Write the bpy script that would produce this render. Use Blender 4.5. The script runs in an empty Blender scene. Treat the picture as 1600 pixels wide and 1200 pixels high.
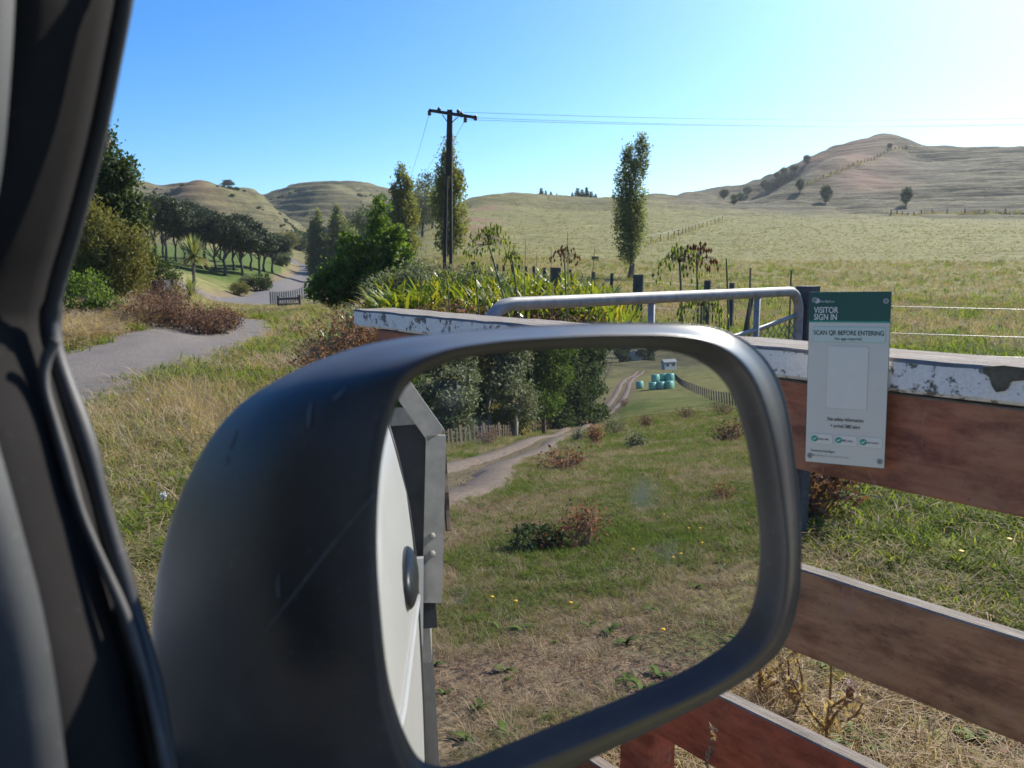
import bpy, math, random
import numpy as np
from mathutils import Vector, Matrix
from math import sin, cos, tan, atan, atan2, radians, pi, sqrt

random.seed(5); rng = np.random.default_rng(11)
SC = bpy.context.scene
COL = SC.collection

# ------------------------------------------------------------------ camera, sky, sun, exposure
EYE = np.array([0.0, 0.0, 1.45])
PITCH = atan(190 / 1250)
cd = bpy.data.cameras.new('camera'); cam = bpy.data.objects.new('camera', cd); COL.objects.link(cam)
cam.location = EYE; cam.rotation_euler = (pi / 2 - PITCH, 0, 0)
cd.sensor_width = 36; cd.lens = 1250 / 1600 * 36; cd.clip_start = 0.02; cd.clip_end = 6000
cd.dof.use_dof = True; cd.dof.focus_distance = 2.6; cd.dof.aperture_fstop = cd.lens / 2.5
SC.camera = cam
SUN_H, SUN_E = radians(40), radians(37)
w = bpy.data.worlds.new('World'); SC.world = w; w.use_nodes = True
nt = w.node_tree; bg = nt.nodes['Background']
sky = nt.nodes.new('ShaderNodeTexSky'); sky.sky_type = 'NISHITA'; sky.sun_disc = False
sky.sun_elevation = SUN_E; sky.sun_rotation = SUN_H
sky.air_density = 0.8; sky.dust_density = 1.2; sky.ozone_density = 1.0; sky.altitude = 100
hsv = nt.nodes.new('ShaderNodeHueSaturation'); hsv.inputs['Saturation'].default_value = 1.5
wb = nt.nodes.new('ShaderNodeMix'); wb.data_type = 'RGBA'; wb.blend_type = 'MULTIPLY'; wb.inputs[0].default_value = 1; wb.inputs[7].default_value = (.60, .89, 1.10, 1)
nt.links.new(sky.outputs[0], hsv.inputs['Color']); nt.links.new(hsv.outputs[0], wb.inputs[6]); nt.links.new(wb.outputs[2], bg.inputs[0]); bg.inputs[1].default_value = 0.10
sl = bpy.data.lights.new('sun', 'SUN'); sl.energy = 4.8; sl.angle = radians(0.5); sl.color = (1, 0.93, 0.82)
so = bpy.data.objects.new('sun', sl); COL.objects.link(so)
sdir = Vector((sin(SUN_H) * cos(SUN_E), cos(SUN_H) * cos(SUN_E), sin(SUN_E)))
so.rotation_euler = sdir.to_track_quat('Z', 'Y').to_euler(); so.location = (20, 20, 40)
SC.view_settings.view_transform = 'Standard'; SC.view_settings.look = 'None'
SC.view_settings.exposure = 0.84; SC.view_settings.gamma = 1
SC.cycles.max_bounces = 8; SC.cycles.transparent_max_bounces = 8
SC.cycles.use_denoising = True

# ------------------------------------------------------------------ view rays (pixels of the 1600x1200 photograph)
fw = np.array([0, cos(PITCH), -sin(PITCH)]); up = np.array([0, sin(PITCH), cos(PITCH)]); rt = np.array([1.0, 0, 0])
def ray(px, py):
    return fw + rt * (px - 800) / 1250 + up * (600 - py) / 1250
def hd(deg): return np.array([sin(radians(deg)), cos(radians(deg)), 0.0])
VF, VR = hd(-40), hd(50)                    # vehicle forward / right
def V(f, r, z=0.0): return VF * f + VR * r + np.array([0, 0, z])
_u = ray(670, 600); _u /= np.linalg.norm(_u)
MN = -VF - _u; MN /= np.linalg.norm(MN)      # mirror normal
MC = EYE + ray(890, 860) * 0.42              # mirror centre
VE = EYE - 2 * ((EYE - MC) @ MN) * MN        # eye seen in the mirror
def mray(px, py):
    d = ray(px, py); return d - 2 * (d @ MN) * MN
def onplane(px, py, n, p0):
    d = ray(px, py); return EYE + d * (((p0 - EYE) @ n) / (d @ n))
def elev(d): return d[2] / sqrt(d[0] ** 2 + d[1] ** 2)

# ------------------------------------------------------------------ mesh helpers
def fastmesh(name, verts, faces, mat=None, smooth=False, mats=None, midx=None):
    verts = np.asarray(verts, dtype=np.float32)
    me = bpy.data.meshes.new(name)
    if isinstance(faces, np.ndarray):
        k = faces.shape[1]; m = len(faces)
        me.vertices.add(len(verts)); me.vertices.foreach_set('co', verts.ravel())
        me.loops.add(m * k); me.loops.foreach_set('vertex_index', faces.astype(np.int32).ravel())
        me.polygons.add(m); me.polygons.foreach_set('loop_start', np.arange(0, m * k, k, dtype=np.int32))
        me.update(calc_edges=True)
    else:
        me.from_pydata([tuple(map(float, v)) for v in verts], [], [tuple(f) for f in faces]); me.update()
    for mm in (mats if mats else ([mat] if mat else [])): me.materials.append(mm)
    if midx is not None: me.polygons.foreach_set('material_index', np.asarray(midx, dtype=np.int32))
    if smooth: me.polygons.foreach_set('use_smooth', np.ones(len(me.polygons), dtype=bool))
    return me

def tag(o, label=None, cat=None, group=None, kind=None):
    if label: o['label'] = label
    if cat: o['category'] = cat
    if group: o['group'] = group
    if kind: o['kind'] = kind
    return o

def link(name, data, parent=None, loc=None):
    o = bpy.data.objects.new(name, data); COL.objects.link(o)
    if parent is not None: o.parent = parent
    if loc is not None: o.location = loc
    return o

def root(name, loc, label, cat, group=None, rz=0.0):
    o = bpy.data.objects.new(name, None); COL.objects.link(o); o.location = tuple(map(float, loc)); o.rotation_euler = (0, 0, rz)
    o.empty_display_size = 0.2
    return tag(o, label, cat, group)

def wloc(o):
    p = np.zeros(3)
    while o is not None: p += np.array(o.location); o = o.parent
    return p

def part(name, geo, mat, parent, smooth=False, world=True, mats=None, midx=None):
    v, f = geo
    v = np.asarray(v, dtype=float)
    if world and parent is not None: v = v - wloc(parent)
    return link(name, fastmesh(name, v, f, mat, smooth, mats, midx), parent)

def copy_tree(o, parent=None):
    c = o.copy(); COL.objects.link(c)
    if parent is not None: c.parent = parent
    for ch in list(o.children): copy_tree(ch, c)
    return c

def merge(geos):
    vs, fs, n = [], [], 0
    for v, f in geos:
        v = np.asarray(v, dtype=float); vs.append(v)
        fs += [tuple(int(i) + n for i in q) for q in f]; n += len(v)
    return np.vstack(vs), fs

def merge_np(geos):
    vs, fs, n = [], [], 0
    for v, f in geos:
        vs.append(np.asarray(v, float)); fs.append(np.asarray(f) + n); n += len(v)
    return np.vstack(vs), np.vstack(fs)

BF = [(0, 3, 2, 1), (4, 5, 6, 7), (0, 1, 5, 4), (1, 2, 6, 5), (2, 3, 7, 6), (3, 0, 4, 7)]
def box_axes(c, ax, ay, az):
    """box with centre c and half axes"""
    c = np.asarray(c, float); s = [(-1, -1, -1), (1, -1, -1), (1, 1, -1), (-1, 1, -1), (-1, -1, 1), (1, -1, 1), (1, 1, 1), (-1, 1, 1)]
    return np.array([c + a * np.asarray(ax) + b * np.asarray(ay) + d * np.asarray(az) for a, b, d in s]), [tuple(f) for f in BF]
def box(x0, x1, y0, y1, z0, z1):
    return box_axes(((x0 + x1) / 2, (y0 + y1) / 2, (z0 + z1) / 2), ((x1 - x0) / 2, 0, 0), (0, (y1 - y0) / 2, 0), (0, 0, (z1 - z0) / 2))
def vbox(f0, f1, r0, r1, z0, z1):
    return box_axes(V((f0 + f1) / 2, (r0 + r1) / 2, (z0 + z1) / 2), VF * (f1 - f0) / 2, VR * (r0 - r1) / 2, (0, 0, (z1 - z0) / 2))

def bevbox(c, ax, ay, az, b=0.004, seg_wobble=0, nseg=1):
    """long plank along ax with bevelled long edges; cross-section octagon; nseg slices with a little wobble"""
    c = np.asarray(c, float); ax, ay, az = (np.asarray(t, float) for t in (ax, ay, az))
    ly, lz = np.linalg.norm(ay), np.linalg.norm(az); uy, uz = ay / ly, az / lz
    prof = [(-ly + b, -lz), (ly - b, -lz), (ly, -lz + b), (ly, lz - b), (ly - b, lz), (-ly + b, lz), (-ly, lz - b), (-ly, -lz + b)]
    vs = []; fs = []
    for i in range(nseg + 1):
        t = -1 + 2 * i / nseg
        wob = np.array([random.uniform(-1, 1), random.uniform(-1, 1)]) * seg_wobble
        for (a, d) in prof:
            j = random.uniform(-1, 1) * seg_wobble * 0.5
            vs.append(c + ax * t + uy * (a + wob[0]) + uz * (d + wob[1] + j))
    for i in range(nseg):
        for k in range(8):
            a = i * 8 + k; bq = i * 8 + (k + 1) % 8
            fs.append((a, bq, bq + 8, a + 8))
    fs.append(tuple(range(7, -1, -1))); fs.append(tuple(range(nseg * 8, nseg * 8 + 8)))
    return np.array(vs), fs

def tube(pts, rad, n=8, cap=True):
    pts = np.asarray(pts, float); m = len(pts)
    if np.isscalar(rad): rad = [rad] * m
    tang = np.gradient(pts, axis=0); vs = []; fs = []
    ref = None
    for i in range(m):
        t = tang[i] / (np.linalg.norm(tang[i]) + 1e-12)
        if ref is None:
            ref = np.array([0, 0, 1.0]) if abs(t[2]) < 0.9 else np.array([1.0, 0, 0])
        a = ref - t * (ref @ t); a /= np.linalg.norm(a) + 1e-12; b = np.cross(t, a); ref = a
        for k in range(n):
            q = 2 * pi * k / n
            vs.append(pts[i] + rad[i] * (a * cos(q) + b * sin(q)))
    for i in range(m - 1):
        for k in range(n):
            fs.append((i * n + k, i * n + (k + 1) % n, (i + 1) * n + (k + 1) % n, (i + 1) * n + k))
    if cap:
        fs.append(tuple(range(n - 1, -1, -1))); fs.append(tuple(range((m - 1) * n, m * n)))
    return np.array(vs), fs

def lathe(prof, n=16, axis='z'):
    vs = []; fs = []
    for (r, h) in prof:
        for k in range(n):
            a = 2 * pi * k / n; vs.append((r * cos(a), r * sin(a), h))
    for i in range(len(prof) - 1):
        for k in range(n):
            fs.append((i * n + k, i * n + (k + 1) % n, (i + 1) * n + (k + 1) % n, (i + 1) * n + k))
    fs.append(tuple(range(n - 1, -1, -1))); fs.append(tuple(range((len(prof) - 1) * n, len(prof) * n)))
    return np.array(vs), fs

def catmull(P, k=6, closed=False):
    P = np.asarray(P, float); n = len(P); out = []
    rngi = range(n) if closed else range(n - 1)
    for i in rngi:
        g = (lambda j: P[j % n]) if closed else (lambda j: P[min(max(j, 0), n - 1)])
        p0, p1, p2, p3 = g(i - 1), g(i), g(i + 1), g(i + 2)
        for s in range(k):
            t = s / k
            out.append(0.5 * ((2 * p1) + (-p0 + p2) * t + (2 * p0 - 5 * p1 + 4 * p2 - p3) * t * t + (-p0 + 3 * p1 - 3 * p2 + p3) * t ** 3))
    if not closed: out.append(P[-1])
    return np.array(out)

# ------------------------------------------------------------------ material helpers
class N:
    def __init__(s, name):
        s.m = bpy.data.materials.new(name); s.m.use_nodes = True; s.t = s.m.node_tree
        s.b = s.t.nodes['Principled BSDF']; s.out = s.t.nodes['Material Output']
    def add(s, typ, **kw):
        n = s.t.nodes.new(typ)
        for k, v in kw.items():
            if k.startswith('i_'):
                key = k[2:]; key = int(key) if key.isdigit() else key.replace('_', ' ')
                n.inputs[key].default_value = v
            else: setattr(n, k, v)
        return n
    def l(s, a, b): s.t.links.new(a, b)
    def coord(s, kind='Object', scale=(1, 1, 1)):
        tc = s.add('ShaderNodeTexCoord'); mp = s.add('ShaderNodeMapping'); mp.inputs['Scale'].default_value = scale
        s.l(tc.outputs[kind], mp.inputs[0]); return mp.outputs[0]
    def noise(s, scale, detail=4, rough=0.6, co=None, dist=0.0):
        n = s.add('ShaderNodeTexNoise'); n.inputs['Scale'].default_value = scale; n.inputs['Detail'].default_value = detail
        n.inputs['Roughness'].default_value = rough; n.inputs['Distortion'].default_value = dist
        if co is not None: s.l(co, n.inputs['Vector'])
        return n.outputs['Fac']
    def ramp(s, fac, stops, interp='LINEAR'):
        r = s.add('ShaderNodeValToRGB'); e = r.color_ramp.elements; r.color_ramp.interpolation = interp
        while len(e) < len(stops): e.new(0.5)
        for i, (p, c) in enumerate(stops):
            e[i].position = p; e[i].color = (*c, 1) if not np.isscalar(c) else (c, c, c, 1)
        s.l(fac, r.inputs[0]); return r.outputs[0]
    def mix(s, fac, a, b, mode='MIX'):
        m = s.add('ShaderNodeMix', data_type='RGBA', blend_type=mode)
        for sock, v in ((m.inputs[0], fac), (m.inputs[6], a), (m.inputs[7], b)):
            if hasattr(v, 'is_linked'): s.l(v, sock)
            elif np.isscalar(v): sock.default_value = v
            else: sock.default_value = (*v, 1)
        return m.outputs[2]
    def math(s, op, a, b=0.0):
        m = s.add('ShaderNodeMath', operation=op)
        for i, v in enumerate((a, b)):
            if hasattr(v, 'is_linked'): s.l(v, m.inputs[i])
            else: m.inputs[i].default_value = v
        return m.outputs[0]
    def bump(s, h, strength=0.3, dist=0.01):
        b = s.add('ShaderNodeBump'); b.inputs['Strength'].default_value = strength; b.inputs['Distance'].default_value = dist
        s.l(h, b.inputs['Height']); s.l(b.outputs[0], s.b.inputs['Normal']); return b
    def attr(s, name):
        a = s.add('ShaderNodeAttribute'); a.attribute_name = name; return a.outputs['Fac']

def simple(name, c1, c2=None, rough=0.7, scale=20, metal=0.0, bump=0.0, bdist=0.005, spec=0.5, stretch=(1, 1, 1), detail=5, coat=0):
    n = N(name); co = n.coord('Object', stretch)
    f = n.noise(scale, detail, 0.62, co)
    c2 = c2 or tuple(min(1, t * 1.25) for t in c1)
    n.l(n.ramp(f, [(0.3, c1), (0.7, c2)]), n.b.inputs['Base Color'])
    n.b.inputs['Roughness'].default_value = rough; n.b.inputs['Metallic'].default_value = metal
    n.b.inputs['Specular IOR Level'].default_value = spec
    if bump: n.bump(f, bump, bdist)
    return n.m

def leafmat(name, stops, trans=0.3, rough=0.65, clump=None, spec=0.14):
    stops = [tuple(min(.5, t * 1.5) for t in c) for c in stops]
    n = N(name)
    g = n.add('ShaderNodeNewGeometry')
    base = n.ramp(g.outputs['Random Per Island'], [(i / max(1, len(stops) - 1), c) for i, c in enumerate(stops)])
    co = n.coord('Object'); f = n.noise(clump or 1.2, 2, 0.5, co)
    base = n.mix(n.ramp(f, [(0.35, 0.0), (0.65, 0.5)]), base, stops[-1])
    n.l(base, n.b.inputs['Base Color']); n.b.inputs['Roughness'].default_value = rough
    n.b.inputs['Specular IOR Level'].default_value = spec
    tr = n.add('ShaderNodeBsdfTranslucent')
    tcol = n.mix(1.0, base, (1.5, 1.45, 0.6), 'MULTIPLY'); n.l(tcol, tr.inputs[0])
    mx = n.add('ShaderNodeMixShader'); mx.inputs[0].default_value = trans
    n.l(n.b.outputs[0], mx.inputs[1]); n.l(tr.outputs[0], mx.inputs[2]); n.l(mx.outputs[0], n.out.inputs[0])
    return n.m

# ------------------------------------------------------------------ terrain
def hash2(ix, iy, seed):
    h = (ix.astype(np.int64) * 374761393 + iy.astype(np.int64) * 668265263 + seed * 974634777) & 0x7fffffff
    h = ((h ^ (h >> 13)) * 1274126177) & 0x7fffffff
    return ((h ^ (h >> 16)) & 0xffff) / 65535.0
def vnoise(x, y, seed=0):
    x = np.asarray(x, float); y = np.asarray(y, float)
    ix = np.floor(x); iy = np.floor(y); fx = x - ix; fy = y - iy
    fx = fx * fx * (3 - 2 * fx); fy = fy * fy * (3 - 2 * fy)
    a = hash2(ix, iy, seed); b = hash2(ix + 1, iy, seed); c = hash2(ix, iy + 1, seed); d = hash2(ix + 1, iy + 1, seed)
    return (a * (1 - fx) + b * fx) * (1 - fy) + (c * (1 - fx) + d * fx) * fy - 0.5
def fbm(x, y, seed=0, o=4):
    s = 0; a = 1
    for i in range(o): s = s + a * vnoise(x * 2 ** i + 17 * i, y * 2 ** i - 9 * i, seed + i); a *= 0.5
    return s

RAD = np.concatenate([[0.0], np.geomspace(0.3, 150, 180), np.linspace(151.8, 520, 200), np.geomspace(526, 900, 16)])
NR = len(RAD)
RKN = np.array([0, 6, 9, 11, 14, 17, 22, 30, 40, 52, 65, 80, 100, 130, 165, 200, 240, 290, 350, 430, 480, 560, 700, 1000, 2200.0])
cols = {}
def column(px, zs, ys, mirror=False):
    d = mray(px, 600) if mirror else ray(px, 410)
    h = math.degrees(atan2(d[0], d[1]))
    knots = [(0, 0.0)] + list(zs)
    for r, y in ys:
        q = mray(px, y) if mirror else ray(px, y)
        knots.append((r, (VE[2] if mirror else 1.45) + r * elev(q)))
    rl, zl = knots[-1]
    knots += [(rl * 1.3, zl - rl * 0.05), (2200, -25)]
    k = np.array(knots); cols[h] = np.interp(RKN, k[:, 0], k[:, 1])
L0 = [(10, 0), (14, .05), (22, .3), (30, .4), (60, .6), (90, 1.0)]
column(-400, L0, [(130, 395), (200, 370), (300, 330), (430, 280)])
column(100, L0, [(130, 395), (200, 370), (300, 330), (400, 290), (480, 276)])
column(210, L0, [(130, 397), (200, 372), (300, 325), (400, 296), (480, 281)])
column(262, [(10, 0), (14, 0), (22, .1), (30, 0), (60, .3), (90, .9)], [(130, 400), (200, 372), (300, 318), (400, 298), (480, 294)])
column(300, [(14, 0), (30, -.4), (52, -.3), (65, -.3), (90, .4)], [(130, 403), (200, 375), (240, 345), (290, 300), (350, 286), (480, 284)])
column(335, [(14, -.05), (30, -.35), (52, -1.1), (65, -1.5), (90, -.2)], [(130, 405), (200, 380), (240, 352), (290, 312), (350, 289), (430, 291), (480, 289)])
column(380, [(14, -.08), (30, -.4), (52, -1.3), (65, -1.8), (80, -1.6)], [(100, 430), (130, 407), (200, 388), (240, 372), (290, 345), (350, 318), (480, 299)])
column(430, [(14, -.08), (30, -.4), (50, -1.3), (65, -1.8), (80, -1.8)], [(100, 440), (130, 420), (165, 405), (200, 394), (240, 380), (290, 362), (350, 345), (480, 296)])
column(480, [(14, -.08), (30, -.35), (50, -1.2), (65, -1.9), (100, -2.0)], [(130, 441), (165, 421), (200, 404), (240, 390), (290, 366), (350, 330), (480, 285)])
column(520, [(14, 0), (30, -.8), (65, -1.4)], [(100, 432), (130, 420), (200, 398), (290, 355), (350, 322), (480, 286)])
column(560, [(9, 0), (11, .1), (14, .1), (30, -.3), (65, -.6)], [(130, 418), (200, 395), (290, 342), (480, 281)])
B0 = [(8, 0), (9, .1), (11, .42), (14, .75), (17, .7), (22, .5)]
column(600, B0 + [(30, .3), (60, .4)], [(120, 405), (200, 385), (290, 335), (480, 295)])
column(660, B0 + [(37, .9), (60, 1.6)], [(100, 388), (165, 352), (240, 320), (480, 302)])
column(730, B0 + [(37, 1.0), (60, 1.9)], [(100, 380), (165, 343), (240, 308)])
column(800, B0 + [(37, .9), (60, 1.9)], [(100, 383), (165, 345), (240, 306)])
column(880, B0 + [(37, .5), (60, 1.7)], [(100, 384), (165, 345), (240, 308)])
column(960, [(8, 0), (11, .3), (14, .5), (17, .45), (22, .3), (37, .4), (60, 1.6)], [(100, 385), (165, 348), (240, 306)])
column(1015, [(11, .1), (14, .15), (22, .1), (40, .4), (60, 1.6)], [(100, 385), (165, 350), (240, 308), (290, 304)])
P0 = [(14, .05), (22, .1), (40, .5)]
column(1060, P0, [(65, 404), (100, 383), (165, 352), (240, 318), (290, 306), (430, 298)])
column(1150, P0, [(65, 404), (100, 382), (165, 354), (240, 330), (290, 316), (350, 300), (430, 284)])
column(1240, P0, [(65, 404), (100, 382), (165, 354), (240, 334), (290, 312), (350, 280), (430, 250)])
column(1300, P0, [(65, 404), (100, 382), (165, 354), (240, 334), (290, 308), (350, 268), (430, 226)])
column(1340, P0, [(65, 404), (100, 382), (165, 354), (240, 334), (290, 307), (350, 263), (430, 213)])
column(1370, P0, [(65, 404), (100, 382), (165, 354), (240, 334), (290, 307), (350, 262), (430, 201)])
column(1430, P0, [(65, 404), (100, 382), (165, 354), (240, 334), (290, 306), (350, 268), (430, 226)])
column(1500, P0, [(65, 404), (100, 382), (165, 354), (240, 333), (290, 304), (350, 262), (430, 228)])
column(1620, P0, [(65, 404), (100, 382), (165, 354), (240, 333), (290, 303), (350, 262), (430, 228)])
column(1900, P0, [(65, 405), (100, 385), (165, 360), (240, 340), (350, 290), (430, 250)])
for h in (75, 95, 108): cols[h] = np.interp(RKN, [0, 20, 60, 150, 400, 2200], [0, -.3, -1, 3, 35, -20])
column(1190, [(12, -.25), (25, -.9), (50, -1.7)], [(76, 633), (100, 616), (150, 586), (250, 556), (420, 520)], True)
column(1130, [(12, -.25), (25, -.9), (50, -1.8)], [(76, 637), (100, 621), (150, 590), (250, 560), (420, 528)], True)
column(1030, [(12, -.3), (25, -1.0), (50, -2.0)], [(80, 640), (130, 608), (180, 590), (250, 570), (350, 556), (480, 530)], True)
column(980, [(12, -.3), (25, -1.1), (50, -2.1)], [(80, 645), (130, 610), (180, 590), (250, 574), (350, 562), (480, 525)], True)
column(940, [(12, -.3), (25, -1.1), (45, -2.0)], [(65, 676), (98, 652), (130, 620), (200, 592), (300, 567), (480, 525)], True)
column(815, [(12, -.3), (25, -1.2), (45, -2.1)], [(65, 684), (100, 655), (200, 600), (300, 560), (480, 520)], True)
column(690, [(12, -.3), (25, -1.2), (44, -2.2)], [(65, 684), (100, 650), (200, 600), (300, 560), (480, 520)], True)
for h in (150, 180, 210, 240, 270, 295): cols[h] = np.interp(RKN, [0, 20, 60, 150, 400, 2200], [0, -.3, -1, 2, 30, -20])
HS = np.array(sorted(cols)); TB = np.array([cols[h] for h in HS])
HS3 = np.concatenate([HS - 360, HS, HS + 360]); TB3 = np.vstack([TB, TB, TB])
TU = np.arange(1800) * .2 - 180
A = np.empty((1800, len(RKN)))
for j in range(len(RKN)): A[:, j] = np.interp(TU, HS3, TB3[:, j])
def smooth_t(a, sig):
    k = np.arange(-int(4 * sig) - 1, int(4 * sig) + 2); g = np.exp(-k * k / (2 * sig * sig)); g /= g.sum()
    p = np.pad(a, ((len(k) // 2,) * 2, (0, 0)), mode='wrap')
    return np.stack([np.convolve(p[:, j], g, 'valid') for j in range(a.shape[1])], 1)
A = np.where(np.abs(TU[:, None]) < 40, smooth_t(A, 2.5), smooth_t(A, 8.0))
THD = np.concatenate([np.arange(-180, -42, 1.2), np.arange(-42, 48, .2), np.arange(48, 104, 1.2), np.arange(104, 150, .35), np.arange(150, 179.5, 1.2)])
NT = len(THD); A = A[np.clip(np.round((THD + 180) / .2).astype(int), 0, 1799)]
T = np.empty((NT, NR))
for i in range(NT):
    p = catmull(np.stack([np.sqrt(RKN), A[i]], 1), 10)
    T[i] = np.interp(np.sqrt(RAD), p[:, 0], p[:, 1])
_th = np.radians(THD)[:, None]; GX = np.sin(_th) * RAD[None]; GY = np.cos(_th) * RAD[None]
amp_h = np.clip((RAD - 120) / 150, 0, 1)[None]
T += amp_h * (3.0 * fbm(GX / 60, GY / 60, 3, 3) + 0.8 * fbm(GX / 14, GY / 14, 8, 2))
leftm = np.clip((-2 - _th * 180 / pi) / 3, 0, 1) * (np.abs(_th) < 1.2)
amp2 = np.clip((RAD - 175) / 60, 0, 1)[None]
T -= amp2 * (1.2 + 3.4 * leftm) * np.clip(1 - 5.5 * np.abs(fbm(GX / 75 + 3.3, GY / 75, 31, 2)), 0, 1) ** 1.5
def knoll(px, r, rad, h, asp=1.0):
    global T
    d = ray(px, 410); k = r / sqrt(d[0] ** 2 + d[1] ** 2); cx, cy = d[0] * k, d[1] * k; a = atan2(d[0], d[1])
    dx, dy = GX - cx, GY - cy; u = dx * cos(a) - dy * sin(a); v = dx * sin(a) + dy * cos(a)
    T = T + h * np.exp(-(u / rad) ** 2 - (v / (rad * asp)) ** 2)
for q in ((305, 330, 17, 1.5, 1.5), (330, 270, 16, 6, 1.6), (392, 300, 10, 8, 3.0), (420, 280, 9, 5, 2.5), (478, 400, 20, 4, 1.5), (440, 330, 14, 6, 2.5), (515, 380, 14, 5, 2), (318, 240, 8, -4, 1.2), (350, 350, 9, -5, 2.0), (455, 350, 12, -4, 2.0), (540, 340, 14, -4, 2), (250, 300, 12, -4, 1.5)): knoll(*q)
for q in ((1185, 365, 17, -15, 2.5), (1280, 345, 13, 8, 2.6), (1225, 320, 9, 4, 2.5), (1110, 330, 20, 3, 1.5), (830, 215, 16, 1.0, 1), (900, 205, 14, -1.5, 1)): knoll(*q)
# terracettes on the right hill
hmask = amp_h * np.clip((_th * 180 / pi - 12) / 6, 0, 1) * (np.abs(_th) < 1.2)
tq = T * 2.6 + 4.5 * fbm(GX / 34, GY / 34, 5, 3)
T += hmask * 0.6 * np.sin(tq) * np.clip(.6 + 1.6 * fbm(GX / 50, GY / 50, 15, 2), 0, 1)
T += amp2 * (0.9 * fbm(GX / 9, GY / 9, 52, 4) + 1.0 * leftm * np.sin(T * 2.0 + 5 * fbm(GX / 30, GY / 30, 6, 2)) * .5)
def dist_poly(P, X, Y):
    D = np.full(X.shape, 1e9)
    for a, b in zip(P[:-1], P[1:]):
        d = b - a; L = d @ d
        t = np.clip(((X - a[0]) * d[0] + (Y - a[1]) * d[1]) / L, 0, 1)
        D = np.minimum(D, np.hypot(X - a[0] - t * d[0], Y - a[1] - t * d[1]))
    return D
def tz(x, y):
    x = np.asarray(x, float); y = np.asarray(y, float)
    r = np.hypot(x, y); th = np.degrees(np.arctan2(x, y))
    i0 = np.clip(np.searchsorted(THD, th, side='right') - 1, 0, NT - 1); i1 = (i0 + 1) % NT
    ft = (th - THD[i0]) / (np.where(i1 == 0, 180.0, THD[i1]) - THD[i0])
    j = np.clip(np.searchsorted(RAD, r, side='right') - 1, 0, NR - 2)
    fr = np.clip((r - RAD[j]) / (RAD[j + 1] - RAD[j]), 0, 1)
    return (T[i0, j] * (1 - fr) + T[i0, j + 1] * fr) * (1 - ft) + (T[i1, j] * (1 - fr) + T[i1, j + 1] * fr) * ft
def G(x, y): return np.array([x, y, float(tz(x, y))])
def hit(o, d, rmax=900):
    d = d / np.hypot(d[0], d[1]); s = 0.6
    while s < rmax:
        p = o + d * s
        if p[2] <= tz(p[0], p[1]): break
        s *= 1.012
    lo, hi = s / 1.012, s
    for _ in range(14):
        m = (lo + hi) / 2; p = o + d * m
        if p[2] <= tz(p[0], p[1]): hi = m
        else: lo = m
    p = o + d * hi; return np.array([p[0], p[1], float(tz(p[0], p[1]))])
def gpx(px, py): return hit(EYE, ray(px, py))
def mpx(px, py): return hit(VE, mray(px, py))
def crest(px, r0=200, r1=500):
    d = ray(px, 410); d = d / np.hypot(d[0], d[1]); rr = np.arange(r0, r1, 1.0); z = tz(d[0] * rr, d[1] * rr); return float(rr[np.argmax((z - 1.45) / rr)])
def gr(px, r, dz=0.0):
    d = ray(px, 410); k = r / sqrt(d[0] ** 2 + d[1] ** 2); p = G(d[0] * k, d[1] * k); p[2] += dz; return p
def mr(px, r, dz=0.0):
    d = mray(px, 600); k = r / sqrt(d[0] ** 2 + d[1] ** 2); p = G(VE[0] + d[0] * k, VE[1] + d[1] * k); p[2] += dz; return p
def zat(px, py, r):       # height seen at this pixel at ground distance r
    return 1.45 + r * elev(ray(px, py))

# road centre lines on the ground
DRIVE = np.array([(-3.2, -9.0), (-4.4, -3.0), (-5.1, 3.0), (-5.4, 7.0), (-5.55, 9.5), (-5.65, 12.0), (-5.95, 14.6), (-6.45, 17.4), (-7.2, 20.4), (-9.2, 24.2), (-13.5, 27.5), (-20, 30)])
ROAD = np.array([gr(-100, 45)[:2], gr(120, 50)[:2], gr(270, 56)[:2], gr(350, 64)[:2], gr(415, 77)[:2], gr(455, 98)[:2], gr(478, 130)[:2], gr(487, 160)[:2], gr(478, 185)[:2], gr(455, 200)[:2], gr(432, 214)[:2]])
TRACK = np.array([mpx(400, 800)[:2], mpx(540, 792)[:2], mpx(640, 775)[:2], mpx(695, 755)[:2], mpx(745, 728)[:2], mpx(820, 702)[:2], mpx(890, 674)[:2], mpx(940, 648)[:2], mpx(968, 618)[:2], mpx(983, 592)[:2], mpx(1000, 580)[:2]])
DRIVE, ROAD, TRACK = catmull(DRIVE, 14), catmull(ROAD, 14), catmull(TRACK, 14)
def dcoarse(P, X, Y): return dist_poly(P[::4] if len(P) > 20 else P, X, Y)
near = (RAD < 300)
DR = np.minimum(np.minimum(dcoarse(DRIVE, GX, GY) - 1.55, dcoarse(ROAD, GX, GY) - 2.9), dcoarse(TRACK, GX, GY) - 1.6)
T -= 0.0
TERR_DIP = 0.06 * np.clip(1 - DR / 0.5, 0, 1)          # the bed the roads lie in
RIB_LANES = []
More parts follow.
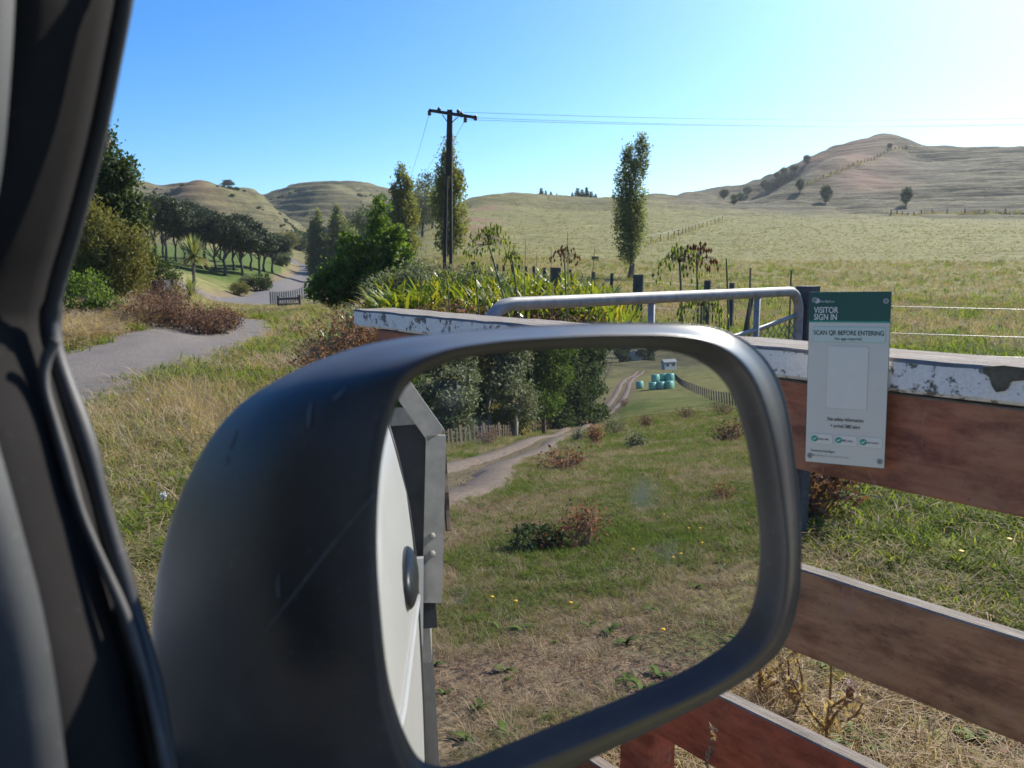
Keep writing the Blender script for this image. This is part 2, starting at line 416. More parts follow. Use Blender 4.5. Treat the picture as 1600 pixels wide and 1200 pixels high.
def ribbon(P, width, nw=6, lift=0.03, crown=0.04, edge=0.25, seed=1, du=1.0):
    vs = []; fs = []; lanes = RIB_LANES; lanes.clear()
    tn = np.gradient(P, axis=0); tn /= np.linalg.norm(tn, axis=1)[:, None]; nn = np.stack([-tn[:, 1], tn[:, 0]], 1)
    for i in range(len(P)):
        e0 = edge * vnoise(i * .7, seed * 3.1, 1); e1 = edge * vnoise(i * .7, seed * 9.7, 2)
        for k in range(nw + 1):
            t = -1 + 2 * k / nw; lanes.append(abs(t)); ww = width / 2 + (e0 if t < 0 else e1)
            x, y = P[i] + nn[i] * ww * t
            z = float(tz(x, y)) + lift + crown * (1 - t * t) - (0.12 if k in (0, nw) else 0)
            vs.append((x, y, z))
    for i in range(len(P) - 1):
        for k in range(nw):
            a = i * (nw + 1) + k; fs.append((a, a + 1, a + nw + 2, a + nw + 1))
    return np.array(vs), np.array(fs)

tv = np.stack([GX, GY, T - TERR_DIP], -1)
tvv = [tv[0, 0]]; idx = np.arange(NT * (NR - 1)).reshape(NT, NR - 1) + 1
verts = np.vstack([[tv[0, 0]], tv[:, 1:].reshape(-1, 3)])
i0 = idx; i1 = np.roll(idx, -1, axis=0)
quads = np.stack([i0[:, :-1], i0[:, 1:], i1[:, 1:], i1[:, :-1]], -1).reshape(-1, 4)
tris = np.stack([np.zeros(NT, int), i0[:, 0], i1[:, 0], i1[:, 0]], -1)

def terrain_material():
    n = N('pasture ground'); co = n.coord('Object')
    f1 = n.noise(0.06, 5, 0.6, co); f2 = n.noise(0.30, 6, 0.72, co); f3 = n.noise(5, 6, 0.75, co); f4 = n.noise(45, 4, 0.7, co)
    olive = n.mix(n.ramp(f2, [(0.38, 0.0), (0.6, 1.0)]), (0.10, 0.105, 0.033), (0.245, 0.23, 0.09))
    olive = n.mix(n.ramp(f1, [(0.4, 0.0), (0.62, 1.0)]), olive, (0.19, 0.178, 0.072))
    olive = n.mix(n.math('MULTIPLY', n.ramp(f3, [(0.50, 0.0), (0.66, 1.0)]), 0.4), olive, (0.065, 0.068, 0.03))
    green = n.mix(n.ramp(f3, [(0.35, 0.0), (0.65, 1.0)]), (0.05, 0.085, 0.016), (0.11, 0.15, 0.035))
    dry = n.mix(n.ramp(f4, [(0.35, 0.0), (0.65, 1.0)]), (0.10, 0.07, 0.048), (0.27, 0.205, 0.14))
    red = n.mix(n.ramp(f3, [(0.35, 0.0), (0.7, 1.0)]), (0.15, 0.088, 0.058), (0.28, 0.17, 0.115))
    c = n.mix(n.attr('green'), olive, green)
    c = n.mix(n.attr('dry'), c, dry)
    # sheep tracks: thin dark strips along the contours of the steeper hills
    co2 = n.coord('Object', (0.03, 0.03, 0.55)); f5 = n.noise(1.6, 6, 0.65, co2, 0.3)
    hill = n.attr('hill')
    c = n.mix(n.math('MULTIPLY', hill, .72), c, n.mix(n.ramp(f2, [(0.38, 0.0), (0.62, 1.0)]), (0.055, 0.049, 0.030), (0.15, 0.128, 0.085)))
    c = n.mix(n.math('MULTIPLY', n.ramp(f5, [(0.46, 0.0), (0.56, 0.9)]), hill), c, (0.06, 0.055, 0.038))
    c = n.mix(n.attr('red'), c, red)
    n.l(c, n.b.inputs['Base Color']); n.b.inputs['Roughness'].default_value = 0.95; n.b.inputs['Specular IOR Level'].default_value = 0.1
    b1 = n.add('ShaderNodeBump'); b1.inputs['Strength'].default_value = 0.6; b1.inputs['Distance'].default_value = 0.05; n.l(f3, b1.inputs['Height'])
    b2 = n.add('ShaderNodeBump'); b2.inputs['Strength'].default_value = 1.0; b2.inputs['Distance'].default_value = 1.2
    n.l(n.math('MULTIPLY', f5, hill), b2.inputs['Height']); n.l(b1.outputs[0], b2.inputs['Normal'])
    b3 = n.add('ShaderNodeBump'); b3.inputs['Strength'].default_value = 0.8; b3.inputs['Distance'].default_value = 0.6; n.l(f2, b3.inputs['Height']); n.l(b2.outputs[0], b3.inputs['Normal'])
    n.l(b3.outputs[0], n.b.inputs['Normal'])
    return n.m
me = fastmesh('ground', verts, np.vstack([quads, tris[:, [0, 1, 2, 2]]])[:len(quads)], terrain_material(), True)
X, Y = verts[:, 0], verts[:, 1]; R_ = np.hypot(X, Y); HDG = np.degrees(np.arctan2(X, Y))
def hpx(px): d = ray(px, 410); return math.degrees(atan2(d[0], d[1]))
hill = np.clip((R_ - 190) / 60, 0, 1) * np.where(np.abs(HDG) < 60, 1, .7)
hill *= np.where(HDG < hpx(1040), 0.6, 1)
red = np.clip(1 - np.abs(HDG - hpx(1325) + (R_ - 370) * 0.012) / 3.8, 0, 1) * np.clip((R_ - 285) / 30, 0, 1)
red += np.clip(1 - np.abs(HDG - hpx(745)) / 2.6, 0, 1) * np.clip((R_ - 95) / 20, 0, 1) * np.clip((215 - R_) / 20, 0, 1) * (fbm(X / 22, Y / 22, 44, 3) > -0.12)
red += 0.7 * np.clip(1 - np.abs(HDG - hpx(300)) / 3, 0, 1) * np.clip((R_ - 230) / 40, 0, 1) * (fbm(X / 30, Y / 30, 41, 2) > 0)
red = np.clip(red * (0.85 + 0.8 * fbm(X / 14, Y / 14, 47, 3)), 0, 0.95)
green = np.clip((HDG < hpx(440)) * (HDG > hpx(230)) * np.clip((R_ - 80) / 12, 0, 1) * np.clip((185 - R_) / 20, 0, 1), 0, 1)
green = np.maximum(green, np.clip(.35 + 1.6 * fbm(X / 1.6, Y / 1.6, 61, 4), 0, .9) * np.clip((14 - R_) / 5, 0, 1))
mgr = (HDG > 100) & (HDG < 150)
green = np.maximum(green, mgr * np.clip((R_ - 4) / 3, 0, 1) * np.clip((120 - R_) / 30, 0, 1) * np.clip(.45 + 1.2 * fbm(X / 3, Y / 3, 66, 4), 0, 1))
dry = np.clip(0.3 + 1.7 * fbm(X / 1.3 + 9, Y / 1.3, 71, 4), 0, 1) * np.clip((9 - R_) / 3, 0, 1)
dry = np.maximum(dry, mgr * np.clip((7.5 + 6 * fbm(X / 1.7, Y / 1.7, 81, 3) - R_) / 3.5, 0, 1) * 0.95)
dry = np.maximum(dry, np.clip(1 - np.clip(np.concatenate([[DR[0, 0]], DR[:, 1:].reshape(-1)]), 0, 9) / 1.0, 0, .8) * (R_ < 250))
for nm, a in (('hill', hill), ('red', red), ('green', green), ('dry', dry)):
    at = me.attributes.new(nm, 'FLOAT', 'POINT'); at.data.foreach_set('value', a.astype(np.float32))
ground = link('ground', me); tag(ground, kind='structure')

def gravel_mat(name, a, b, scale=60, lanes=False):
    n = N(name); co = n.coord('Object'); f = n.noise(scale, 5, 0.75, co); f2 = n.noise(1.3, 4, 0.6, co); f3 = n.noise(19, 4, .7, co)
    c = n.mix(n.ramp(f, [(0.36, 0.0), (0.66, 1.0)]), a, b)
    c = n.mix(n.ramp(f2, [(0.45, 0.0), (0.7, .6)]), c, (0.16, 0.13, 0.11))
    c = n.mix(n.ramp(f3, [(0.5, 0.0), (0.66, .75)]), c, tuple(t * .55 for t in a))
    f6 = n.noise(2.4, 7, .75, co); c = n.mix(n.ramp(f6, [(0.45, 0.0), (0.66, .4)]), c, tuple(t * 1.2 for t in b))
    n.l(c, n.b.inputs['Base Color']); n.b.inputs['Roughness'].default_value = 0.9
    if lanes:
        ln = n.math('ADD', n.attr('lane'), n.math('MULTIPLY', n.math('SUBTRACT', f2, .5), .5))
        loose = n.ramp(ln, [(.14, .95), (.36, .1), (.58, .1), (.8, 1.0)])
        c2 = n.mix(n.ramp(f, [(0.40, 0.0), (0.58, 1.0)]), (.03, .026, .023), (.22, .19, .165))
        c = n.mix(loose, c, c2); n.l(c, n.b.inputs['Base Color'])
    n.bump(f, 0.8, 0.02); return n.m
g1 = gravel_mat('grey road metal', (0.066, 0.056, 0.050), (0.165, 0.145, 0.13), 60, True)
g2 = gravel_mat('worn chip seal', (0.075, 0.07, 0.072), (0.125, 0.118, 0.118), 30)
g3 = gravel_mat('farm track gravel', (0.11, 0.08, 0.058), (0.25, 0.195, 0.15), 14)
dv = ribbon(DRIVE, 2.75, nw=12, seed=1, edge=.5); dme = fastmesh('driveway', *dv, g1, True)
at = dme.attributes.new('lane', 'FLOAT', 'POINT'); at.data.foreach_set('value', np.array(RIB_LANES, np.float32)); tag(link('driveway', dme), kind='structure')
rv = ribbon(ROAD, 4.4, seed=2, lift=.08); tag(link('road', fastmesh('road', *rv, g2, True)), kind='structure')
# the farm track is two wheel ruts
tn = np.gradient(TRACK, axis=0); tn /= np.linalg.norm(tn, axis=1)[:, None]; nn = np.stack([-tn[:, 1], tn[:, 0]], 1)
tk = merge_np([ribbon(TRACK + nn * s, 1.0, nw=4, lift=.05, seed=5 + s, edge=.35) for s in (-.85, .85)])
tag(link('farm_track', fastmesh('farm_track', *tk, g3, True)), kind='structure')

# loose stones on the driveway edge
def scatter_gn(name, pts, rots, scl, proto_mesh, label=None):
    """stuff: one object, proto mesh instanced on a cloud of points"""
    po = bpy.data.objects.new(name + '_source', proto_mesh)
    me = bpy.data.meshes.new(name); n = len(pts)
    me.vertices.add(n); me.vertices.foreach_set('co', np.asarray(pts, np.float32).ravel())
    a = me.attributes.new('rot', 'FLOAT_VECTOR', 'POINT'); a.data.foreach_set('vector', np.asarray(rots, np.float32).ravel())
    a = me.attributes.new('scl', 'FLOAT', 'POINT'); a.data.foreach_set('value', np.asarray(scl, np.float32))
    me.update()
    o = link(name, me)
    g = bpy.data.node_groups.new(name, 'GeometryNodeTree')
    g.interface.new_socket('Geometry', in_out='INPUT', socket_type='NodeSocketGeometry')
    g.interface.new_socket('Geometry', in_out='OUTPUT', socket_type='NodeSocketGeometry')
    gi = g.nodes.new('NodeGroupInput'); go = g.nodes.new('NodeGroupOutput')
    oi = g.nodes.new('GeometryNodeObjectInfo'); oi.inputs['Object'].default_value = po; oi.inputs['As Instance'].default_value = True
    ip = g.nodes.new('GeometryNodeInstanceOnPoints')
    ar = g.nodes.new('GeometryNodeInputNamedAttribute'); ar.data_type = 'FLOAT_VECTOR'; ar.inputs[0].default_value = 'rot'
    as_ = g.nodes.new('GeometryNodeInputNamedAttribute'); as_.data_type = 'FLOAT'; as_.inputs[0].default_value = 'scl'
    er = g.nodes.new('FunctionNodeEulerToRotation')
    g.links.new(gi.outputs[0], ip.inputs['Points']); g.links.new(oi.outputs['Geometry'], ip.inputs['Instance'])
    g.links.new(ar.outputs[0], er.inputs[0]); g.links.new(er.outputs[0], ip.inputs['Rotation'])
    g.links.new(as_.outputs[0], ip.inputs['Scale']); g.links.new(ip.outputs[0], go.inputs[0])
    m = o.modifiers.new('scatter', 'NODES'); m.node_group = g
    tag(o, label, kind='stuff'); return o

# ------------------------------------------------------------------ foliage builders
def leaves(cent, size, aspect=0.45, updir=0.3, rg=rng, droop=0.0, fold=True):
    n = len(cent); size = np.broadcast_to(size, n) * rg.uniform(.7, 1.3, n)
    a = rg.normal(size=(n, 3)); a[:, 2] -= droop; a /= np.linalg.norm(a, axis=1)[:, None]
    b = rg.normal(size=(n, 3)); b[:, 2] *= (1 - updir); b -= a * (a * b).sum(1)[:, None]; b /= np.linalg.norm(b, axis=1)[:, None] + 1e-9
    L = a * size[:, None]; W = b * (size * aspect)[:, None] * .5; nrm = np.cross(a, b) * (size * .12)[:, None]
    v = np.stack([cent - L * .5, cent + W + nrm, cent + L * .5, cent - W + nrm], 1).reshape(-1, 3)
    f = np.arange(4 * n).reshape(n, 4); return v, f

def crown_points(ells, nclump, nleaf, rc, rg=rng, shell=0.55, zst=0.75):
    """clumps spread through ellipsoids (cx,cy,cz,rx,ry,rz)"""
    vol = np.array([e[3] * e[4] * e[5] for e in ells]) ** .7; vol /= vol.sum()
    pick = rg.choice(len(ells), nclump, p=vol); E = np.array(ells)[pick]
    d = rg.normal(size=(nclump, 3)); d /= np.linalg.norm(d, axis=1)[:, None]
    rr = shell + (1 - shell) * rg.uniform(0, 1, nclump) ** .7
    rr *= rg.uniform(.85, 1.12, nclump)
    c = E[:, :3] + d * E[:, 3:] * rr[:, None]
    p = c[:, None, :] + rg.normal(size=(nclump, nleaf, 3)) * np.array([rc, rc, rc * zst]) * rg.uniform(.6, 1.2, nclump)[:, None, None]
    return p.reshape(-1, 3), c

def trunk_geo(h, r0, lean=(0, 0), limbs=(), n=7, wob=.03, taper=.35):
    m = 6; P = [np.array([lean[0] * (i / m) ** 1.3 + random.uniform(-wob, wob) * h * (i > 0), lean[1] * (i / m) ** 1.3 + random.uniform(-wob, wob) * h * (i > 0), h * i / m - (0.15 if i == 0 else 0)]) for i in range(m + 1)]
    gs = [tube(P, [r0 * (1.25 if i == 0 else 1) * (1 - (1 - taper) * i / m) for i in range(m + 1)], n)]
    for (k, end, rr) in limbs:
        s = P[k]; e = np.asarray(end); mid = (s + e) / 2 + np.array([random.uniform(-.1, .1), random.uniform(-.1, .1), -.05]) * np.linalg.norm(e - s)
        gs.append(tube(catmull([s, mid, e], 3), np.linspace(rr, rr * .35, 7), 5))
    return merge(gs)

BARK = simple('grey bark', (0.09, 0.075, 0.06), (0.22, 0.19, 0.16), .9, 9, bump=.6, bdist=.02, stretch=(1, 1, .25))
BARKP = simple('pale smooth bark', (0.2, 0.18, 0.15), (0.42, 0.38, 0.32), .85, 7, bump=.3, stretch=(1, 1, .3))
BARKD = simple('dark bark', (0.04, 0.033, 0.028), (0.1, 0.085, 0.07), .9, 9, bump=.6, bdist=.02, stretch=(1, 1, .25))
L_pine = leafmat('dark pine needles', [(0.014, 0.026, 0.016), (0.03, 0.045, 0.024), (0.045, 0.06, 0.03)], .12)
L_pop = leafmat('poplar leaves', [(0.05, 0.072, 0.026), (0.09, 0.11, 0.042), (0.16, 0.155, 0.055)], .45, clump=.6)
L_popg = leafmat('grey green poplar leaves', [(0.055, 0.075, 0.042), (0.095, 0.12, 0.066), (0.15, 0.165, 0.09)], .45, clump=.6)
L_bush = leafmat('deep green shrub leaves', [(0.026, 0.055, 0.013), (0.05, 0.095, 0.02), (0.095, 0.145, 0.03)], .45, .55, clump=1.5)
L_kan = leafmat('olive kanuka foliage', [(0.055, 0.062, 0.018), (0.095, 0.098, 0.03), (0.14, 0.13, 0.05)], .3, clump=2)
L_dk = leafmat('dark evergreen leaves', [(0.018, 0.034, 0.014), (0.035, 0.055, 0.02), (0.06, 0.08, 0.03)], .22, clump=1)
L_grn = leafmat('mid green leaves', [(0.03, 0.06, 0.015), (0.06, 0.10, 0.025), (0.10, 0.14, 0.035)], .35, clump=.8)
L_gry = leafmat('grey green leaves', [(0.06, 0.075, 0.045), (0.11, 0.125, 0.08), (0.17, 0.18, 0.12)], .25, clump=.8)
L_gold = leafmat('gold green leaves', [(0.09, 0.085, 0.02), (0.15, 0.13, 0.035), (0.2, 0.17, 0.06)], .3, clump=.9)
L_dead = leafmat('dead brown leaves', [(0.06, 0.03, 0.021), (0.12, 0.062, 0.044), (0.19, 0.11, 0.08)], .2, .8, clump=4, spec=.1)
L_rust = leafmat('rust red seed heads', [(0.09, 0.034, 0.02), (0.16, 0.065, 0.038), (0.24, 0.11, 0.07)], .25, .8, clump=6, spec=.1)
L_straw = leafmat('bleached straw', [(0.13, 0.092, 0.062), (0.215, 0.162, 0.108), (0.31, 0.25, 0.175)], .3, .8, clump=3, spec=.1)
L_grass = leafmat('lush grass', [(0.042, 0.075, 0.012), (0.08, 0.118, 0.02), (0.135, 0.162, 0.04)], .45, .7, clump=2, spec=.08)
L_ygrass = leafmat('yellowing grass', [(0.085, 0.088, 0.028), (0.145, 0.135, 0.05), (0.205, 0.18, 0.085)], .4, .8, clump=2, spec=.08)
L_aga = leafmat('strap leaves', [(0.055, 0.095, 0.013), (0.115, 0.15, 0.02), (0.26, 0.215, 0.035), (0.08, 0.12, 0.02)], .38, .42, clump=1.2, spec=.35)
L_cab = leafmat('cabbage tree leaves', [(0.07, 0.10, 0.035), (0.13, 0.155, 0.055), (0.22, 0.22, 0.11)], .3, .4, clump=1)
L_stem = leafmat('dry stems', [(0.08, 0.055, 0.04), (0.17, 0.125, 0.09)], .1, .8, spec=.1)

def make_tree(name, label, loc, ells, ncl, nl, rc, ls, lm, trunk_h, trunk_r, limbs=True, group=None, bark=None, cat='tree', lean=(0, 0), seed=0, aspect=.5, shell=.5, rz=0, droop=0, zst=.75):
    rg = np.random.default_rng(100 + seed); random.seed(100 + seed)
    t = root(name, loc, label, cat, group, rz)
    pts, cl = crown_points(ells, ncl, nl, rc, rg, shell, zst)
    part('crown', leaves(pts, ls, aspect, .3, rg, droop), lm, t, world=False)
    lb = []
    if limbs:
        for c in cl[rg.choice(len(cl), min(len(cl), 9), replace=False)]: lb.append((rg.integers(2, 6), c * np.array([.9, .9, .95]), trunk_r * .45))
    part('trunk', trunk_geo(trunk_h, trunk_r, lean, lb), bark or BARK, t, smooth=True, world=False)
    return t
def copy_thing(src, loc, rz=0., s=1., label=None, sz=None):
    c = copy_tree(src); c.location = tuple(map(float, loc)); c.rotation_euler = (0, 0, rz); c.scale = (s, s, sz or s)
    if label: c['label'] = label
    return c

def poplar_ells(h, w, base=.12, forks=1, rg=None):
    out = []
    for k in range(forks):
        ox = (k - (forks - 1) / 2) * w * .8; hh = h * (1 - .12 * (k % 2))
        for t in np.linspace(base, .97, 9):
            ww = w * (1.25 * sin(pi * min(1, (t - base + .09) / (1.12 - base)) ** .75)) * (.75 if forks > 1 else 1)
            out.append((ox * (1 - .35 * t) + random.uniform(-.1, .1) * w, random.uniform(-.15, .15) * w, t * hh, max(.12 * w, ww * .5), max(.12 * w, ww * .5), h * .075))
    return out
# ================================================================== the vehicle we look out of
def blackplastic(name, base, rough, grain=900, bump=.15):
    n = N(name); co = n.coord('Object'); f = n.noise(grain, 2, .5, co); f2 = n.noise(14, 4, .6, co)
    n.l(n.mix(n.ramp(f2, [(0.4, 0.0), (0.72, .6)]), n.mix(n.ramp(n.noise(220, 3, .7, co), [(.62, 0.), (.74, .5)]), base, tuple(min(.3, t * 3.2) for t in base)), tuple(t * 1.9 for t in base)), n.b.inputs['Base Color'])
    n.l(n.ramp(f2, [(0.3, rough - .06), (0.7, rough + .1)]), n.b.inputs['Roughness'])
    n.bump(f, bump, .0004); return n.m
PLAST = blackplastic('black grained plastic', (0.050, 0.048, 0.047), .40)
RUB = blackplastic('rubber seal', (0.03, 0.03, 0.031), .5, 500)
TRIM = blackplastic('dark grey trim', (0.05, 0.052, 0.053), .6, 700)
PILM = blackplastic('pillar cloth black', (0.016, 0.015, 0.015), .9, 600); PILM.node_tree.nodes['Principled BSDF'].inputs['Specular IOR Level'].default_value = .1
WHITE = simple('white car paint', (0.40, 0.40, 0.40), (0.45, 0.45, 0.45), .35, 6)
GALV = simple('galvanised steel', (0.22, 0.215, 0.20), (0.36, 0.35, 0.33), .6, 26, .15, .15, .002)
DARKP = simple('dark steel mesh panel', (0.02, 0.025, 0.03), (0.04, 0.045, 0.05), .5, 30)
TYRE = simple('tyre rubber', (0.02, 0.02, 0.02), (0.035, 0.035, 0.035), .85, 30, bump=.3)

truck = root('pickup_truck', V(0, -.6, 0), 'white farm pickup truck seen from the driver seat, black wing mirror, galvanised headboard behind', 'truck')

# wing mirror
CTRL = [((592, 850), (578, 850), (238, 960)), ((597, 740), (583, 735), (262, 830)), ((615, 655), (598, 640), (305, 725)), ((645, 600), (628, 580), (362, 645)),
        ((700, 570), (692, 546), (445, 588)), ((780, 555), (778, 532), (560, 543)), ((870, 549), (870, 526), (690, 521)), ((960, 547), (962, 523), (830, 510)),
        ((1050, 553), (1058, 526), (990, 505)), ((1100, 572), (1116, 545), (1110, 512)), ((1138, 610), (1158, 588), (1180, 545)), ((1163, 680), (1186, 665), (1222, 612)),
        ((1180, 770), (1204, 765), (1243, 730)), ((1189, 860), (1213, 862), (1251, 850)), ((1180, 935), (1203, 950), (1245, 945)), ((1152, 988), (1172, 1010), (1213, 1022)),
        ((1090, 1035), (1105, 1060), (1138, 1078)), ((1000, 1077), (1012, 1103), (1040, 1130)), ((900, 1118), (912, 1145), (930, 1182)), ((800, 1158), (812, 1186), (825, 1234)),
        ((720, 1190), (728, 1220), (690, 1285)), ((670, 1192), (665, 1222), (540, 1320)), ((640, 1155), (625, 1178), (400, 1310)), ((612, 1070), (597, 1082), (292, 1215)), ((598, 960), (584, 963), (246, 1085))]
def mp(p, k=0.0, off=0.0):
    d = ray(*p); t = ((MC - EYE) @ MN) / (d @ MN); return EYE + d * t * (1 + k) + MN * off
def kx(x): return float(np.interp(x, [240, 500, 800, 1000, 1260], [.30, .19, .08, .05, .05]))
def lerp(a, b, t): return (a[0] + (b[0] - a[0]) * t, a[1] + (b[1] - a[1]) * t)
cen = (760, 860)
rings = []
rings.append([mp(g, 0, -.003) for g, l, s in CTRL])
rings.append([mp(lerp(g, l, .35), 0, .001) for g, l, s in CTRL])
rings.append([mp(lerp(g, l, .75), 0, .008) for g, l, s in CTRL])
rings.append([mp(lerp(l, s, .05), 0, .0095) for g, l, s in CTRL])
rings.append([mp(lerp(l, s, .35), kx(s[0]) * .16, .006) for g, l, s in CTRL])
rings.append([mp(lerp(l, s, .72), kx(s[0]) * .45) for g, l, s in CTRL])
rings.append([mp(lerp(l, s, .94), kx(s[0]) * .78) for g, l, s in CTRL])
rings.append([mp(s, kx(s[0])) for g, l, s in CTRL])
rings.append([mp(lerp(s, cen, .05), kx(s[0]) + .09) for g, l, s in CTRL])
rings.append([mp(lerp(s, cen, .22), kx(s[0]) + .24) for g, l, s in CTRL])
rings.append([mp(lerp(s, cen, .6), .52) for g, l, s in CTRL])
rings.append([mp(lerp(s, cen, .97), .58) for g, l, s in CTRL])
rings = [catmull(r, 5, True) for r in rings]
RS = catmull(np.array(rings).reshape(len(rings), -1), 4).reshape(-1, len(rings[0]), 3)
nr_, nc_ = RS.shape[:2]
hv = RS.reshape(-1, 3); ii = np.arange(nr_ * nc_).reshape(nr_, nc_)
hf = np.stack([ii[:-1], ii[1:], np.roll(ii, -1, 1)[1:], np.roll(ii, -1, 1)[:-1]], -1).reshape(-1, 4)
mirror = part('wing_mirror', (hv, hf), PLAST, truck, True)
# the glass: a clean mirror with dust and dried drops on it
n = N('mirror glass'); n.b.inputs['Metallic'].default_value = 1; n.b.inputs['Roughness'].default_value = 0.0; n.b.inputs['Base Color'].default_value = (.70, .71, .70, 1)
df = n.add('ShaderNodeBsdfDiffuse'); df.inputs[0].default_value = (.55, .55, .54, 1)
co = n.coord('Object'); vo = n.add('ShaderNodeTexVoronoi'); vo.inputs['Scale'].default_value = 26; n.l(co, vo.inputs['Vector'])
blot = n.math('MULTIPLY', n.ramp(vo.outputs['Distance'], [(0.1, 1.0), (0.34, 0.0)]), n.ramp(n.noise(11, 3, .6, co), [(0.50, 0.0), (0.64, .5)]))
dust = n.math('ADD', blot, n.ramp(n.noise(60, 5, .7, co), [(0.3, .012), (0.8, .05)]))
mx = n.add('ShaderNodeMixShader'); n.l(dust, mx.inputs[0]); n.l(n.b.outputs[0], mx.inputs[1]); n.l(df.outputs[0], mx.inputs[2]); n.l(mx.outputs[0], n.out.inputs[0])
gl = catmull(np.array([mp(lerp(g, l, .12), 0, -.0015) for g, l, s in CTRL]), 5, True)
gv = np.vstack([gl, gl - MN * .003]); m_ = len(gl)
gf = [tuple(range(m_))[::-1], tuple(range(m_, 2 * m_))] + [(i, (i + 1) % m_, (i + 1) % m_ + m_, i + m_) for i in range(m_)]
gn = np.cross(gl[10] - gl[0], gl[40] - gl[0])
glass = part('mirror_glass', (gv, gf), n.m, mirror)
# scratches and stone chips on the housing, laid on its surface
from mathutils.bvhtree import BVHTree
bvh = BVHTree.FromPolygons([tuple(v) for v in hv], [tuple(int(i) for i in f) for f in hf])
def onhouse(px, py, off=.0006):
    d = Vector(ray(px, py)).normalized(); h = bvh.ray_cast(Vector(EYE), d)
    return np.array(h[0]) - np.array(d) * off if h[0] is not None else None
SCR = simple('pale scuffed plastic', (0.10, 0.11, 0.12), (0.17, 0.18, 0.19), .7, 90)
def streak(pts, wpx, name):
    P = catmull(pts, 10); L = []
    for i, (x, y) in enumerate(P):
        a = P[min(i + 1, len(P) - 1)] - P[max(i - 1, 0)]; a = np.array([-a[1], a[0]]) / (np.hypot(*a) + 1e-9)
        wv = wpx * (.35 + .65 * sin(pi * (i + .3) / len(P))) * .5
        q = [onhouse(x + a[0] * wv * s, y + a[1] * wv * s) for s in (-1, 1)]
        if q[0] is None or q[1] is None: continue
        L += q
    if len(L) < 4: return
    part(name, (np.array(L), [(2 * i, 2 * i + 1, 2 * i + 3, 2 * i + 2) for i in range(len(L) // 2 - 1)]), SCR, mirror)
streak([(412, 990), (470, 915), (530, 838), (586, 772)], 5, 'scratch')
for p in ([(486, 628), (483, 648), (482, 668)], [(368, 672), (362, 688), (358, 702)], [(354, 712), (352, 720), (351, 726)], [(540, 606), (528, 618), (520, 624)], [(436, 895), (434, 915), (436, 935)]):
    streak(p, 7, 'chip')
# bracket to the door
part('mirror_bracket', merge([tube(catmull([mp((300, 1210), .34), mp((270, 1250), .30), V(.50, .10, 1.0)], 5), .026, 12)]), PLAST, truck, True)

# windscreen pillar and seals at the left edge of the view
def dp(px, py, dep): return EYE + ray(px, py) * dep
EDGE = [(216, -90), (205, -10), (184, 100), (163, 205), (142, 290), (120, 370), (99, 440), (88, 500), (93, 545), (112, 605), (141, 690), (168, 790), (190, 870), (214, 950), (235, 1020), (252, 1100), (272, 1200), (290, 1290)]
def dep_e(y): return float(np.interp(y, [0, 500, 700, 1200], [.31, .34, .33, .31]))
EP = catmull(EDGE, 4)
seal = [dp(x - 9, y, dep_e(y)) for x, y in EP]
part('window_seal', tube(seal, [.0034 if y < 480 else .0042 + .0004 * sin(y * .03) for x, y in EP], 10), RUB, truck, True)
INN = catmull([(88, 530), (72, 562), (70, 600), (82, 650), (102, 720), (126, 800), (160, 880), (194, 960), (220, 1040), (243, 1130), (262, 1230)], 4)
part('seal_lip', tube([dp(x, y, dep_e(y) - .008) for x, y in INN], [.0021 + .0003 * sin(i * .5) for i in range(len(INN))], 8), simple('worn grey seal lip', (0.055, 0.055, 0.055), (0.11, 0.105, 0.10), .7, 60), truck, True)
gv = []; NS = 9
for x, y in EP:
    for k in range(NS):
        t = k / (NS - 1); gv.append(dp(x - 12 - 300 * t, y, dep_e(y) + .012 - .05 * sin(t * pi * .75)))
gf = [(i * NS + k, i * NS + k + 1, (i + 1) * NS + k + 1, (i + 1) * NS + k) for i in range(len(EP) - 1) for k in range(NS - 1)]
nb = len(gv); gv += [p + VF * .03 - VR * .01 for p in gv]
gf += [tuple(nb + q for q in reversed(f)) for f in gf]
gf += [(i * NS, (i + 1) * NS, (i + 1) * NS + nb, i * NS + nb) for i in range(len(EP) - 1)]
part('windscreen_pillar', (np.array(gv), gf), PILM, truck, True)
def patch(name, left, right, depth, mat, bulge=.012, n=7):
    Lp, Rp = catmull(left, 5), catmull(right, 5); vs = []
    for a, b in zip(Lp, Rp):
        for k in range(n):
            t = k / (n - 1); q = lerp(a, b, t); vs.append(dp(q[0], q[1], depth + bulge * (1 - sin(pi * (.5 + t * .5)) * 1.0) * 1.0 - bulge * sin(pi * t) * .6))
    fs = [(i * n + k, i * n + k + 1, (i + 1) * n + k + 1, (i + 1) * n + k) for i in range(len(Lp) - 1) for k in range(n - 1)]
    nb = len(vs); vs += [p + ray(0, 600) * .012 for p in vs]; fs += [tuple(nb + q for q in reversed(f)) for f in fs]
    m = len(Lp); rim = [i * n for i in range(m)] + [(m - 1) * n + k for k in range(1, n)] + [i * n + n - 1 for i in range(m - 2, -1, -1)] + [k for k in range(n - 2, 0, -1)]
    fs += [(rim[i], rim[(i + 1) % len(rim)], rim[(i + 1) % len(rim)] + nb, rim[i] + nb) for i in range(len(rim))]
    part(name, (np.array(vs), fs), mat, truck, True)
patch('pillar_trim', [(-200, -60), (-210, 90), (-220, 260), (-230, 420)], [(26, -60), (18, 90), (2, 260), (-30, 420)], .25, TRIM)
patch('door_trim', [(-250, 640), (-250, 800), (-250, 1000), (-250, 1260)], [(-8, 680), (34, 830), (78, 1010), (112, 1260)], .25, TRIM)

